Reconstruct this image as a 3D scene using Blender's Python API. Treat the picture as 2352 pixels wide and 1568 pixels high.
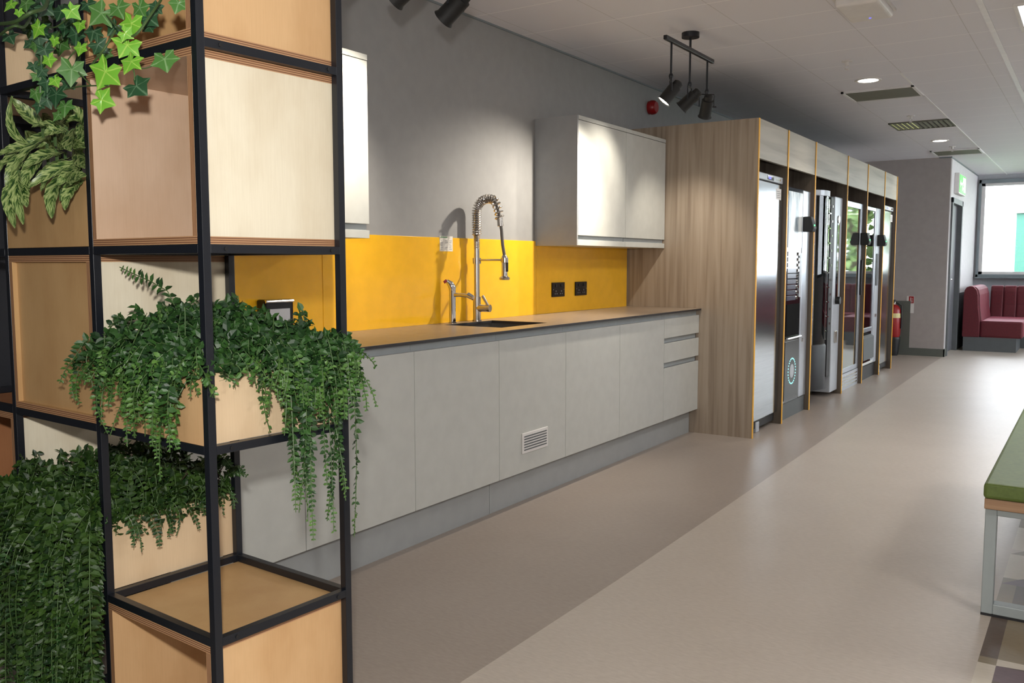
import bpy, bmesh, math, random
from mathutils import Vector, Matrix
random.seed(7)
SC = bpy.context.scene
COL = SC.collection
for o in list(bpy.data.objects): bpy.data.objects.remove(o)

# ---------------------------------------------------------------- camera
cam_data = bpy.data.cameras.new('camera')
cam_data.sensor_width = 36.0
cam_data.lens = 2029.8 / 2352 * 36.0
cam_data.clip_start = 0.05
cam = bpy.data.objects.new('camera', cam_data); COL.objects.link(cam)
yaw, pitch, roll = 0.585, 0.0882, -0.0007
fw0 = Vector((-math.sin(yaw), math.cos(yaw), 0)); rt0 = Vector((math.cos(yaw), math.sin(yaw), 0)); up0 = Vector((0, 0, 1))
fwd = fw0 * math.cos(pitch) - up0 * math.sin(pitch)
upv = fw0 * math.sin(pitch) + up0 * math.cos(pitch)
R = rt0 * math.cos(roll) + upv * math.sin(roll)
U = -rt0 * math.sin(roll) + upv * math.cos(roll)
m = Matrix((R, U, -fwd)).transposed().to_4x4()
m.translation = Vector((2.9439, 0.0, 1.2201))
cam.matrix_world = m
SC.camera = cam

# ---------------------------------------------------------------- world, exposure
world = bpy.data.worlds.new('world'); SC.world = world; world.use_nodes = True
wb = world.node_tree.nodes['Background']
wb.inputs[0].default_value = (0.86, 0.93, 1.0, 1); wb.inputs[1].default_value = 11.0
SC.view_settings.view_transform = 'Standard'; SC.view_settings.look = 'None'
SC.view_settings.gamma = 1.0; SC.view_settings.use_curve_mapping = False
SC.view_settings.exposure = 0.0
try: SC.cycles.max_bounces = 8
except Exception: pass

def light(name, kind, loc, aim, energy, color=(1, 1, 1), size=.1, size_y=None, cone=60, blend=.5, parent=None):
    d = bpy.data.lights.new(name, kind); d.energy = energy; d.color = color
    if kind == 'AREA':
        d.size = size
        if size_y: d.shape = 'RECTANGLE'; d.size_y = size_y
    else: d.shadow_soft_size = size
    if kind == 'SPOT': d.spot_size = math.radians(cone); d.spot_blend = blend
    o = bpy.data.objects.new(name, d); COL.objects.link(o); o.location = loc
    v = Vector(aim) - Vector(loc)
    o.rotation_euler = v.to_track_quat('-Z', 'Y').to_euler()
    return o
WARM = (1.0, .90, .76); NEUT = (1.0, .985, .965); COOL = (.88, .94, 1.0)
# ceiling LED panels (panel bodies are built with the ceiling)
PANELS = [(2.52, 5.45, 26), (4.32, 5.45, 26), (4.32, 1.45, 30), (2.52, -2.3, 16), (4.6, -2.3, 16), (2.52, 9.3, 8), (4.32, 9.3, 8), (2.9, 13.3, 1.5), (4.9, 13.3, 1.5)]
PANELS = [(a, b, c * 1.1) for a, b, c in PANELS]
for px, py, e in PANELS:
    light('panel_light', 'AREA', (px + .3, py + .3, 2.555), (px + .3, py + .3, 0), e, NEUT, .58)
# recessed downlights
for x, y in ((1.445, 7.06), (1.40, 10.94)):
    light('downlight_light', 'SPOT', (x, y, 2.55), (x, y, 0), 30, WARM, .06, cone=110, blend=.8)
# track heads beside the kitchen: same aims as the lamp heads built below
HEADS = [(5.046, [((-.55, -.31, -.78), 100, 104), ((-.75, -.12, -.65), 30, 80), ((-.35, .45, -.82), 34, 75)]),
         (2.47, [((-.75, -.15, -.60), 18, 70), ((-.85, -.10, -.52), 34, 80), ((-.80, -.05, -.60), 64, 80)])]
for yc, hs in HEADS:
    for dy, (a, e, cn) in zip((-.275, 0, .275), hs):
        d_ = Vector(a).normalized(); c_ = Vector((.867, yc + dy, 2.185)) + d_ * .09
        light('head_light', 'SPOT', c_, c_ + d_, e, WARM, .022, cone=cn, blend=.9)
# the photographer's flash, just above the camera
light('flash_light', 'SPOT', (2.93, -.02, 1.43), Vector((2.93, -.02, 1.43)) + fwd + Vector((-.12, 0, 0)), 150, (1.0, .965, .92), .03, cone=110, blend=.6)

# ---------------------------------------------------------------- materials
def nt(name):
    mt = bpy.data.materials.new(name); mt.use_nodes = True
    n = mt.node_tree.nodes; return mt, n, mt.node_tree.links, n['Principled BSDF']
def setc(b, c, rough=.5, metal=0, **k):
    b.inputs['Base Color'].default_value = (*c, 1); b.inputs['Roughness'].default_value = rough; b.inputs['Metallic'].default_value = metal
    for kk, v in k.items(): b.inputs[kk.replace('_', ' ')].default_value = v
def noise_mat(name, c1, c2, rough=.5, scale=(8, 8, 8), ns=1.0, metal=0, detail=6, bump=0, coord='Object', lo=.35, hi=.65, spec=.5):
    mt, n, l, b = nt(name); setc(b, c1, rough, metal)
    b.inputs['Specular IOR Level'].default_value = spec
    tc = n.new('ShaderNodeTexCoord'); mp = n.new('ShaderNodeMapping'); nz = n.new('ShaderNodeTexNoise'); cr = n.new('ShaderNodeValToRGB')
    mp.inputs['Scale'].default_value = scale; nz.inputs['Scale'].default_value = ns; nz.inputs['Detail'].default_value = detail
    l.new(tc.outputs[coord], mp.inputs[0]); l.new(mp.outputs[0], nz.inputs['Vector']); l.new(nz.outputs['Fac'], cr.inputs[0])
    cr.color_ramp.elements[0].position = lo; cr.color_ramp.elements[0].color = (*c1, 1)
    cr.color_ramp.elements[1].position = hi; cr.color_ramp.elements[1].color = (*c2, 1)
    l.new(cr.outputs[0], b.inputs['Base Color'])
    if bump:
        bp = n.new('ShaderNodeBump'); bp.inputs['Strength'].default_value = bump; bp.inputs['Distance'].default_value = .002
        l.new(nz.outputs['Fac'], bp.inputs['Height']); l.new(bp.outputs[0], b.inputs['Normal'])
    return mt
def plain(name, c, rough=.5, metal=0, **k):
    d = tuple(max(0, x * .94) for x in c)
    mt = noise_mat(name, d, c, rough, (14, 14, 14), metal=metal)
    b = mt.node_tree.nodes['Principled BSDF']
    for kk, v in k.items(): b.inputs[kk.replace('_', ' ')].default_value = v
    return mt
def emit(name, c, s):
    mt, n, l, b = nt(name); setc(b, c, .5); b.inputs['Emission Color'].default_value = (*c, 1); b.inputs['Emission Strength'].default_value = s
    return mt
def glass(name, tint=(1, 1, 1), rough=0.0, refl=.12):
    mt, n, l, b = nt(name); out = n['Material Output']
    tr = n.new('ShaderNodeBsdfTransparent'); tr.inputs[0].default_value = (*tint, 1)
    gl = n.new('ShaderNodeBsdfGlossy'); gl.inputs['Roughness'].default_value = rough
    fr = n.new('ShaderNodeFresnel'); fr.inputs[0].default_value = 1.5
    mx = n.new('ShaderNodeMixShader'); l.new(fr.outputs[0], mx.inputs[0]); l.new(tr.outputs[0], mx.inputs[1]); l.new(gl.outputs[0], mx.inputs[2]); l.new(mx.outputs[0], out.inputs[0])
    return mt
def ply_face(name, c1, c2):
    mt = noise_mat(name, c1, c2, .42, (5, 5, 2.6), 1.6, detail=7, lo=.32, hi=.62)
    n = mt.node_tree.nodes; l = mt.node_tree.links; b = n['Principled BSDF']
    cr = [x for x in n if x.type == 'VALTORGB'][0]
    # fine vertical grain
    tc = n.new('ShaderNodeTexCoord'); mp = n.new('ShaderNodeMapping'); mp.inputs['Scale'].default_value = (90, 90, 3)
    nz = n.new('ShaderNodeTexNoise'); nz.inputs['Detail'].default_value = 4
    mx = n.new('ShaderNodeMixRGB'); mx.blend_type = 'MULTIPLY'; mx.inputs[0].default_value = .22
    r2 = n.new('ShaderNodeValToRGB'); r2.color_ramp.elements[0].color = (.80, .76, .72, 1); r2.color_ramp.elements[0].position = .3; r2.color_ramp.elements[1].position = .6
    l.new(tc.outputs['Object'], mp.inputs[0]); l.new(mp.outputs[0], nz.inputs[0]); l.new(nz.outputs['Fac'], r2.inputs[0])
    l.new(cr.outputs[0], mx.inputs[1]); l.new(r2.outputs[0], mx.inputs[2]); l.new(mx.outputs[0], b.inputs['Base Color'])
    b.inputs['Specular IOR Level'].default_value = .35
    return mt
def ply_edge():
    mt, n, l, b = nt('plywood_edge'); setc(b, (.4, .2, .1), .6)
    uv = n.new('ShaderNodeUVMap'); uv.uv_map = 'UVMap'; sp = n.new('ShaderNodeSeparateXYZ'); cr = n.new('ShaderNodeValToRGB'); cr.color_ramp.interpolation = 'CONSTANT'
    l.new(uv.outputs[0], sp.inputs[0]); l.new(sp.outputs[1], cr.inputs[0]); l.new(cr.outputs[0], b.inputs['Base Color'])
    A = (.50, .28, .14, 1); B = (.20, .09, .045, 1)
    e = cr.color_ramp.elements; e[0].position = 0; e[0].color = A; e[1].position = .14; e[1].color = B
    for i, q in enumerate((.28, .43, .57, .71, .86)):
        x = e.new(q); x.color = A if i % 2 == 0 else B
    return mt
M = {}
M['wall'] = plain('grey_wall_paint', (.300, .300, .298), .75)
M['walldark'] = plain('charcoal_wall_paint', (.018, .02, .027), .7)
M['wallwhite'] = plain('white_wall_paint', (.72, .70, .70), .7)
M['walltaupe'] = plain('taupe_wall_paint', (.38, .345, .33), .75)
M['trimgrey'] = plain('dark_grey_trim_paint', (.10, .11, .115), .5)
M['skirt'] = plain('grey_vinyl_skirting', (.105, .115, .10), .5)
M['yellow'] = plain('yellow_glass', (.93, .505, .022), .12)
M['worktop'] = noise_mat('brown_laminate', (.27, .205, .15), (.33, .26, .195), .34, (30, 30, 30))
M['wtedge'] = plain('black_laminate_core', (.02, .018, .02), .5)
M['door'] = plain('light_grey_door_finish', (.50, .508, .478), .42)
M['rail'] = plain('blue_grey_profile', (.335, .365, .375), .38)
M['plinth'] = plain('grey_plinth_finish', (.33, .345, .345), .35)
M['carc'] = plain('grey_carcass', (.42, .41, .40), .5)
M['black'] = plain('black_powder_coat', (.009, .011, .016), .34)
M['blackmat'] = plain('black_plastic', (.009, .009, .010), .5)
M['lampblack'] = plain('matt_black_lamp_paint', (.005, .005, .005), .6)
M['blackgloss'] = plain('black_gloss', (.006, .006, .008), .05)
M['steel'] = noise_mat('brushed_steel', (.42, .44, .46), (.47, .49, .51), .15, (3, 3, 90), 1.0, metal=1)
M['steelfr'] = plain('satin_silver_frame', (.52, .56, .62), .3, .85)
M['silver'] = plain('silver_paint', (.48, .51, .55), .35, .3)
M['chrome'] = plain('chrome', (.80, .80, .80), .06, 1)
M['chromeb'] = plain('brushed_nickel', (.62, .59, .55), .22, 1)
M['edgey'] = plain('yellow_edging', (.85, .44, .03), .45)
M['red'] = plain('red_plastic', (.30, .008, .010), .35)
M['white'] = plain('white_plastic', (.72, .70, .68), .45)
M['card'] = plain('white_card', (.80, .76, .68), .6)
M['ink'] = plain('grey_ink', (.22, .22, .24), .6)
M['inkg'] = plain('green_ink', (.08, .30, .10), .6)
M['gridw'] = plain('white_ceiling_trim', (.80, .80, .80), .4)
M['acgrey'] = plain('grey_green_ceiling_panel', (.15, .155, .12), .6)
M['velvet'] = noise_mat('crimson_velvet', (.085, .002, .007), (.11, .004, .010), .6, (40, 40, 40), bump=.2)
M['velvet'].node_tree.nodes['Principled BSDF'].inputs['Sheen Weight'].default_value = .35
M['velvet'].node_tree.nodes['Principled BSDF'].inputs['Sheen Tint'].default_value = (1, .3, .4, 1)
M['greenc'] = noise_mat('green_upholstery', (.085, .125, .022), (.11, .155, .03), .55, (60, 60, 60), bump=.2)
M['benchwood'] = noise_mat('oak_ply_base', (.30, .17, .09), (.38, .23, .13), .5, (3, 60, 60))
M['benchfr'] = plain('pale_grey_steel', (.34, .38, .38), .4)
M['soil'] = noise_mat('dark_moss', (.008, .010, .004), (.03, .028, .012), .9, (60, 60, 60), bump=.6)
M['glow'] = emit('lamp_glow', (1.0, .93, .80), 14)
M['panelglow'] = emit('panel_glow', (.93, .93, 1.0), 3.2)
M['dlglow'] = emit('downlight_glow', (1.0, .93, .84), 9)
M['teal'] = plain('teal_cladding', (.045, .17, .13), .5)
M['bwhite'] = plain('white_cladding', (.82, .84, .86), .6)
M['bgrey'] = plain('grey_coping', (.45, .47, .46), .6)
M['wframe'] = plain('grey_window_frame', (.20, .235, .25), .4)
M['glass'] = glass('clear_glass')
M['dglass'] = glass('dark_door_glass', (.42, .45, .44))
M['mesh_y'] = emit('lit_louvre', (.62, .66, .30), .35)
M['led_t'] = emit('teal_led', (.35, .80, .80), 1.0)
M['led_b'] = emit('blue_display', (.12, .12, .9), 1.8)
M['led_g'] = emit('green_led', (.1, 1.0, .25), 3)
M['led_w'] = emit('shelf_led', (1.0, .96, .82), 9)
M['led_o'] = emit('amber_strip', (1.0, .70, .28), 1.6)
M['exitg'] = emit('green_exit_face', (.16, .60, .16), 1.0)
M['exitw'] = emit('white_exit_symbol', (.85, 1.0, .85), 1.4)
M['pack'] = noise_mat('snack_packs', (.35, .24, .08), (.10, .16, .12), .5, (18, 18, 18))
M['packr'] = plain('red_pack', (.35, .05, .04), .5); M['packb'] = plain('blue_pack', (.06, .12, .30), .5); M['packy'] = plain('gold_pack', (.50, .36, .10), .5)
M['bark'] = noise_mat('bark', (.06, .045, .03), (.12, .09, .06), .9, (10, 10, 10))
M['treeleaf'] = noise_mat('tree_leaf', (.10, .17, .05), (.22, .32, .11), .7, (3, 3, 3))
M['grass'] = noise_mat('grass', (.06, .10, .03), (.12, .17, .06), .9, (3, 3, 3))
M['edge'] = ply_edge()
PLY = {
 'pale': ply_face('pale_birch_ply', (.74, .65, .48), (.84, .77, .60)),
 'tan': ply_face('tan_birch_ply', (.60, .36, .17), (.70, .45, .23)),
 'pink': ply_face('rosy_birch_ply', (.60, .42, .285), (.69, .51, .37)),
 'honey': ply_face('honey_birch_ply', (.50, .30, .13), (.58, .37, .17)),
 'cream': ply_face('cream_birch_ply', (.60, .43, .26), (.70, .53, .34)),
 'brown': ply_face('brown_ply', (.34, .14, .06), (.40, .18, .08)),
}
def wood_mat(name, c1, c2, c3, sc):
    mt, n, l, b = nt(name); setc(b, c1, .42)
    tc = n.new('ShaderNodeTexCoord'); mp = n.new('ShaderNodeMapping'); mp.inputs['Scale'].default_value = sc
    nz = n.new('ShaderNodeTexNoise'); nz.inputs['Detail'].default_value = 8; nz.inputs['Scale'].default_value = 1; nz.inputs['Distortion'].default_value = .6
    cr = n.new('ShaderNodeValToRGB'); e = cr.color_ramp.elements
    e[0].position = .30; e[0].color = (*c3, 1); e[1].position = .70; e[1].color = (*c2, 1); x = e.new(.5); x.color = (*c1, 1)
    l.new(tc.outputs['Object'], mp.inputs[0]); l.new(mp.outputs[0], nz.inputs[0]); l.new(nz.outputs['Fac'], cr.inputs[0]); l.new(cr.outputs[0], b.inputs['Base Color'])
    return mt
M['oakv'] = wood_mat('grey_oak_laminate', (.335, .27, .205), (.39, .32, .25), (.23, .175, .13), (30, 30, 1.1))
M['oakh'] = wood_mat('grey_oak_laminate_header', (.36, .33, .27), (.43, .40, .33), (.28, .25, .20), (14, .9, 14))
M['oakd'] = plain('dark_inner_laminate', (.05, .04, .03), .6); M['oakshade'] = wood_mat('shaded_oak_laminate', (.10, .08, .06), (.13, .105, .08), (.07, .05, .04), (30, 30, 1.1))  # the dividers' oak is darkened to paint in the shade of the bays
def floor_mat(name, c1, c2):
    mt, n, l, b = nt(name); setc(b, c1, .38); b.inputs['Specular IOR Level'].default_value = .4
    tc = n.new('ShaderNodeTexCoord')
    n1 = n.new('ShaderNodeTexNoise'); n1.inputs['Scale'].default_value = 3; n1.inputs['Detail'].default_value = 6
    mp = n.new('ShaderNodeMapping'); mp.inputs['Scale'].default_value = (35, 110, 1); mp.inputs['Rotation'].default_value = (0, 0, .3)
    n2 = n.new('ShaderNodeTexNoise'); n2.inputs['Scale'].default_value = 1; n2.inputs['Detail'].default_value = 8
    cr = n.new('ShaderNodeValToRGB'); cr.color_ramp.elements[0].color = (*c1, 1); cr.color_ramp.elements[1].color = (*c2, 1); cr.color_ramp.elements[0].position = .3; cr.color_ramp.elements[1].position = .7
    mx = n.new('ShaderNodeMixRGB'); mx.inputs[0].default_value = .7
    l.new(tc.outputs['Object'], n1.inputs[0]); l.new(tc.outputs['Object'], mp.inputs[0]); l.new(mp.outputs[0], n2.inputs[0])
    l.new(n1.outputs['Fac'], mx.inputs[1]); l.new(n2.outputs['Fac'], mx.inputs[2]); l.new(mx.outputs[0], cr.inputs[0]); l.new(cr.outputs[0], b.inputs['Base Color'])
    return mt
M['floorl'] = floor_mat('beige_vinyl', (.435, .378, .318), (.53, .468, .402))
M['floord'] = floor_mat('taupe_vinyl', (.295, .245, .205), (.36, .305, .26))
M['ft1'] = floor_mat('vinyl_dark_brown', (.10, .075, .06), (.14, .105, .085)); M['ft2'] = floor_mat('vinyl_olive', (.22, .18, .12), (.27, .22, .15)); M['ft3'] = floor_mat('vinyl_cream', (.52, .47, .38), (.60, .54, .45)); M['ft4'] = floor_mat('vinyl_purple', (.13, .09, .10), (.17, .12, .13))
def ceil_mat():
    mt, n, l, b = nt('ceiling_tiles'); setc(b, (.56, .56, .57), .55)
    tc = n.new('ShaderNodeTexCoord'); sp = n.new('ShaderNodeSeparateXYZ'); l.new(tc.outputs['Object'], sp.inputs[0])
    def line(out, off, pitch, w):
        a = n.new('ShaderNodeMath'); a.operation = 'SUBTRACT'; a.inputs[1].default_value = off; l.new(sp.outputs[out], a.inputs[0])
        q = n.new('ShaderNodeMath'); q.operation = 'PINGPONG'; q.inputs[1].default_value = pitch / 2; l.new(a.outputs[0], q.inputs[0])
        c = n.new('ShaderNodeMath'); c.operation = 'LESS_THAN'; c.inputs[1].default_value = w; l.new(q.outputs[0], c.inputs[0]); return c
    a = line(0, 1.165, .535, .0025); c = line(1, 9.82, .48, .0035)
    mA = n.new('ShaderNodeMixRGB'); mA.inputs[1].default_value = (.71, .705, .75, 1); mA.inputs[2].default_value = (.56, .55, .565, 1); l.new(a.outputs[0], mA.inputs[0])
    mB = n.new('ShaderNodeMixRGB'); mB.inputs[2].default_value = (.90, .89, .91, 1); l.new(mA.outputs[0], mB.inputs[1]); l.new(c.outputs[0], mB.inputs[0])
    l.new(mB.outputs[0], b.inputs['Base Color']); return mt
M['ceil'] = ceil_mat()
def leaf_mat(name, c1, c2, rough=.48):
    mt, n, l, b = nt(name); setc(b, c1, rough)
    g = n.new('ShaderNodeNewGeometry'); cr = n.new('ShaderNodeValToRGB'); e = cr.color_ramp.elements
    e[0].color = (*c1, 1); e[1].color = (*c2, 1)
    l.new(g.outputs['Random Per Island'], cr.inputs[0]); l.new(cr.outputs[0], b.inputs['Base Color'])
    b.inputs['Subsurface Weight'].default_value = 0
    return mt
M['fern'] = leaf_mat('fern_leaf', (.010, .036, .010), (.036, .105, .020))
M['ferntip'] = leaf_mat('fern_tip_leaf', (.035, .11, .02), (.10, .21, .04))
M['ferndk'] = leaf_mat('dark_fern_leaf', (.008, .030, .006), (.045, .10, .014))
M['stem'] = plain('green_stem', (.07, .13, .04), .5)
M['twig'] = plain('brown_twig', (.05, .03, .02), .7)
def ivy_mat(name, c, vein):
    mt, n, l, b = nt(name); setc(b, c, .35)
    uv = n.new('ShaderNodeUVMap'); uv.uv_map = 'UVMap'; sp = n.new('ShaderNodeSeparateXYZ'); l.new(uv.outputs[0], sp.inputs[0])
    nz = n.new('ShaderNodeTexNoise'); nz.inputs['Scale'].default_value = 5; l.new(uv.outputs[0], nz.inputs[0])
    ad = n.new('ShaderNodeMath'); ad.operation = 'MULTIPLY_ADD'; ad.inputs[1].default_value = .35; l.new(nz.outputs['Fac'], ad.inputs[0]); l.new(sp.outputs[1], ad.inputs[2])
    cr = n.new('ShaderNodeValToRGB'); cr.color_ramp.elements[0].position = .12; cr.color_ramp.elements[0].color = (*vein, 1); cr.color_ramp.elements[1].position = .42; cr.color_ramp.elements[1].color = (*c, 1)
    l.new(ad.outputs[0], cr.inputs[0]); l.new(cr.outputs[0], b.inputs['Base Color']); return mt
M['ivyb'] = ivy_mat('bright_ivy_leaf', (.16, .42, .035), (.42, .62, .12))
M['ivym'] = ivy_mat('mid_ivy_leaf', (.07, .19, .04), (.22, .36, .16))
M['ivyd'] = ivy_mat('dark_ivy_leaf', (.022, .075, .03), (.12, .22, .12))
def aglo_mat():
    mt, n, l, b = nt('variegated_leaf'); setc(b, (.1, .2, .05), .36)
    uv = n.new('ShaderNodeUVMap'); uv.uv_map = 'UVMap'; sp = n.new('ShaderNodeSeparateXYZ'); l.new(uv.outputs[0], sp.inputs[0])
    # v = along, u = across (0..1, midrib .5): feathered streaks
    ab = n.new('ShaderNodeMath'); ab.operation = 'SUBTRACT'; ab.inputs[1].default_value = .5; l.new(sp.outputs[0], ab.inputs[0])
    a2 = n.new('ShaderNodeMath'); a2.operation = 'ABSOLUTE'; l.new(ab.outputs[0], a2.inputs[0])
    cb = n.new('ShaderNodeCombineXYZ')
    k = n.new('ShaderNodeMath'); k.operation = 'MULTIPLY_ADD'; k.inputs[1].default_value = -.5; l.new(a2.outputs[0], k.inputs[0]); l.new(sp.outputs[1], k.inputs[2])
    k2 = n.new('ShaderNodeMath'); k2.operation = 'MULTIPLY'; k2.inputs[1].default_value = 15; l.new(k.outputs[0], k2.inputs[0])
    k3 = n.new('ShaderNodeMath'); k3.operation = 'MULTIPLY'; k3.inputs[1].default_value = 3.2; l.new(sp.outputs[0], k3.inputs[0])
    l.new(k3.outputs[0], cb.inputs[0]); l.new(k2.outputs[0], cb.inputs[1])
    nz = n.new('ShaderNodeTexNoise'); nz.inputs['Scale'].default_value = 1; nz.inputs['Detail'].default_value = 4; l.new(cb.outputs[0], nz.inputs[0])
    cr = n.new('ShaderNodeValToRGB'); e = cr.color_ramp.elements; e[0].position = .41; e[0].color = (.018, .055, .012, 1); e[1].position = .57; e[1].color = (.36, .44, .17, 1); x = e.new(.48); x.color = (.13, .22, .05, 1)
    l.new(nz.outputs['Fac'], cr.inputs[0]); l.new(cr.outputs[0], b.inputs['Base Color']); return mt
M['aglo'] = aglo_mat()

# ---------------------------------------------------------------- mesh helpers
class MB:
    def __init__(s): s.v = []; s.f = []; s.mi = []; s.uv = {}
    def add(s, vs, fs, mi=0):
        o = len(s.v); s.v += [tuple(x) for x in vs]
        for f in fs: s.f.append([i + o for i in f]); s.mi.append(mi)
        return s
    def box(s, a, b, mi=0):
        (x0, y0, z0), (x1, y1, z1) = a, b
        x0, x1 = sorted((x0, x1)); y0, y1 = sorted((y0, y1)); z0, z1 = sorted((z0, z1))
        return s.add([(x0, y0, z0), (x1, y0, z0), (x1, y1, z0), (x0, y1, z0), (x0, y0, z1), (x1, y0, z1), (x1, y1, z1), (x0, y1, z1)],
                     [(0, 3, 2, 1), (4, 5, 6, 7), (0, 1, 5, 4), (1, 2, 6, 5), (2, 3, 7, 6), (3, 0, 4, 7)], mi)
    def tube(s, pts, r, n=8, mi=0, cap=True):
        pts = [Vector(p) for p in pts]; rr = r if isinstance(r, (list, tuple)) else [r] * len(pts)
        o = len(s.v); up = Vector((0, 0, 1)); prev = None
        for i, p in enumerate(pts):
            t = (pts[min(i + 1, len(pts) - 1)] - pts[max(i - 1, 0)]).normalized()
            if prev is None:
                a = t.cross(up if abs(t.z) < .9 else Vector((1, 0, 0))).normalized()
            else: a = (prev - t * prev.dot(t)).normalized()
            prev = a; b = t.cross(a)
            for k in range(n):
                q = 2 * math.pi * k / n; s.v.append(tuple(p + (a * math.cos(q) + b * math.sin(q)) * rr[i]))
        for i in range(len(pts) - 1):
            for k in range(n):
                s.f.append([o + i * n + k, o + i * n + (k + 1) % n, o + (i + 1) * n + (k + 1) % n, o + (i + 1) * n + k]); s.mi.append(mi)
        if cap:
            s.f.append([o + k for k in range(n)][::-1]); s.mi.append(mi); e = o + (len(pts) - 1) * n
            s.f.append([e + k for k in range(n)]); s.mi.append(mi)
        return s
    def cyl(s, a, b, r, r2=None, n=24, mi=0): return s.tube([a, b], [r, r if r2 is None else r2], n, mi)
    def prism(s, poly, axis, a, b, mi=0):
        # poly list of 2d points; axis index extruded
        def P(p, t):
            q = list(p); q.insert(axis, t); return tuple(q)
        n = len(poly); vs = [P(p, a) for p in poly] + [P(p, b) for p in poly]
        fs = [list(range(n))[::-1], list(range(n, 2 * n))] + [[i, (i + 1) % n, n + (i + 1) % n, n + i] for i in range(n)]
        return s.add(vs, fs, mi)
def obj(name, mb, mats, parent=None, off=(0, 0, 0), bevel=0, smooth=False, seg=2):
    me = bpy.data.meshes.new(name); O = Vector(off)
    me.from_pydata([tuple(Vector(v) - O) for v in mb.v], [], mb.f)
    for mt in (mats if isinstance(mats, (list, tuple)) else [mats]): me.materials.append(mt)
    for p, i in zip(me.polygons, mb.mi): p.material_index = i; p.use_smooth = smooth
    if mb.uv:
        ul = me.uv_layers.new(name='UVMap')
        for p in me.polygons:
            u = mb.uv.get(p.index)
            if u:
                for li, c in zip(p.loop_indices, u): ul.data[li].uv = c
    bm = bmesh.new(); bm.from_mesh(me)
    if not mb.uv and not getattr(mb, 'open', False): bmesh.ops.recalc_face_normals(bm, faces=bm.faces)
    bm.to_mesh(me); bm.free()
    o = bpy.data.objects.new(name, me); COL.objects.link(o)
    if parent: o.parent = parent
    if bevel:
        b = o.modifiers.new('bevel', 'BEVEL'); b.width = bevel; b.segments = seg; b.limit_method = 'ANGLE'
        b.harden_normals = False
    if smooth:
        try:
            for p in me.polygons: p.use_smooth = True
            me.set_sharp_from_angle(angle=math.radians(40))
        except Exception: pass
    return o
class T:
    """a thing: an Empty at its base; parts are given in world coordinates (local=False) or root-local ones"""
    def __init__(s, name, label, cat, loc=(0, 0, 0), rz=0, group=None, local=False):
        s.o = bpy.data.objects.new(name, None); COL.objects.link(s.o); s.o.location = loc; s.o.rotation_euler = (0, 0, rz); s.o.empty_display_size = .05
        s.o['label'] = label; s.o['category'] = cat
        if group: s.o['group'] = group
        s.off = (0, 0, 0) if local else loc
    def part(s, name, mb, mats, parent=None, label=None, **k):
        o = obj(name, mb, mats, parent or s.o, off=s.off, **k)
        if label: o['label'] = label
        return o
def tag(o, label, cat, group=None):
    o['label'] = label; o['category'] = cat
    if group: o['group'] = group
    return o
def struct(name, mb, mats, **k):
    o = obj(name, mb, mats, **k); o['kind'] = 'structure'; return o
def B(a, b): return MB().box(a, b)

# ================================================================ SETTING
CZ = 2.573
# floor : two tones of vinyl with a seam, plus the patterned inlay on the right
seam = [(1.45, -3.5), (1.445, 2.0), (1.448, 3.0), (1.435, 4.2), (1.40, 6.4), (1.36, 8.0), (1.30, 11.4), (1.295, 12.6)]
mb = MB()
for (xa, ya), (xb, yb) in zip(seam[:-1], seam[1:]):
    mb.add([(-.1, ya, 0), (xa, ya, 0), (xb, yb, 0), (-.1, yb, 0)], [(0, 1, 2, 3)], 1)
    mb.add([(xa, ya, 0), (2.69, ya, 0), (2.69, yb, 0), (xb, yb, 0)], [(0, 1, 2, 3)], 0)
mb.add([(-.1, 12.6, 0), (2.69, 12.6, 0), (2.69, 15.7, 0), (-.1, 15.7, 0)], [(0, 1, 2, 3)], 0)
ys = [-3.5, 1.0, 2.33, 2.857, 2.974, 3.026, 3.51, 3.774, 3.852, 4.186, 4.26, 4.634, 4.7, 5.1, 5.5, 15.7]
cs = [2, 3, 4, 4, 3, 2, 3, 5, 4, 3, 4, 3, 3, 2, 0]
pal = [0, 0, 2, 3, 4, 5]
for i in range(len(ys) - 1):
    a, b = ys[i], ys[i + 1]; x0, x1 = 2.69, 2.74
    if i == len(ys) - 2: mb.add([(x0, a, 0), (6.6, a, 0), (6.6, b, 0), (x0, b, 0)], [(0, 1, 2, 3)], 0); continue
    mb.add([(x0, a, 0), (x1, a, 0), (x1, b, 0)], [(0, 1, 2)], pal[cs[i] % 6]); mb.add([(x0, a, 0), (x1, b, 0), (x0, b, 0)], [(0, 1, 2)], pal[cs[(i + 5) % 15] % 6] if b - a < .15 else pal[cs[i] % 6])
    x = x1; k = 0
    while x < 4.2:
        xn = x + .35
        c1, c2 = pal[2 + (i + k) % 4], pal[2 + (i * 3 + k + 2) % 4]
        mb.add([(x, a, 0), (xn, a, 0), (xn, b, 0)], [(0, 1, 2)], c1); mb.add([(x, a, 0), (xn, b, 0), (x, b, 0)], [(0, 1, 2)], c2)
        x = xn; k += 1
    mb.add([(x, a, 0), (6.6, a, 0), (6.6, b, 0), (x, b, 0)], [(0, 1, 2, 3)], 0)
mb.open = True
struct('floor', mb, [M['floorl'], M['floord'], M['ft1'], M['ft2'], M['ft3'], M['ft4']])
struct('ceiling', B((-.1, -3.6, CZ), (6.6, 15.7, CZ + .08)), M['ceil'])
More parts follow.
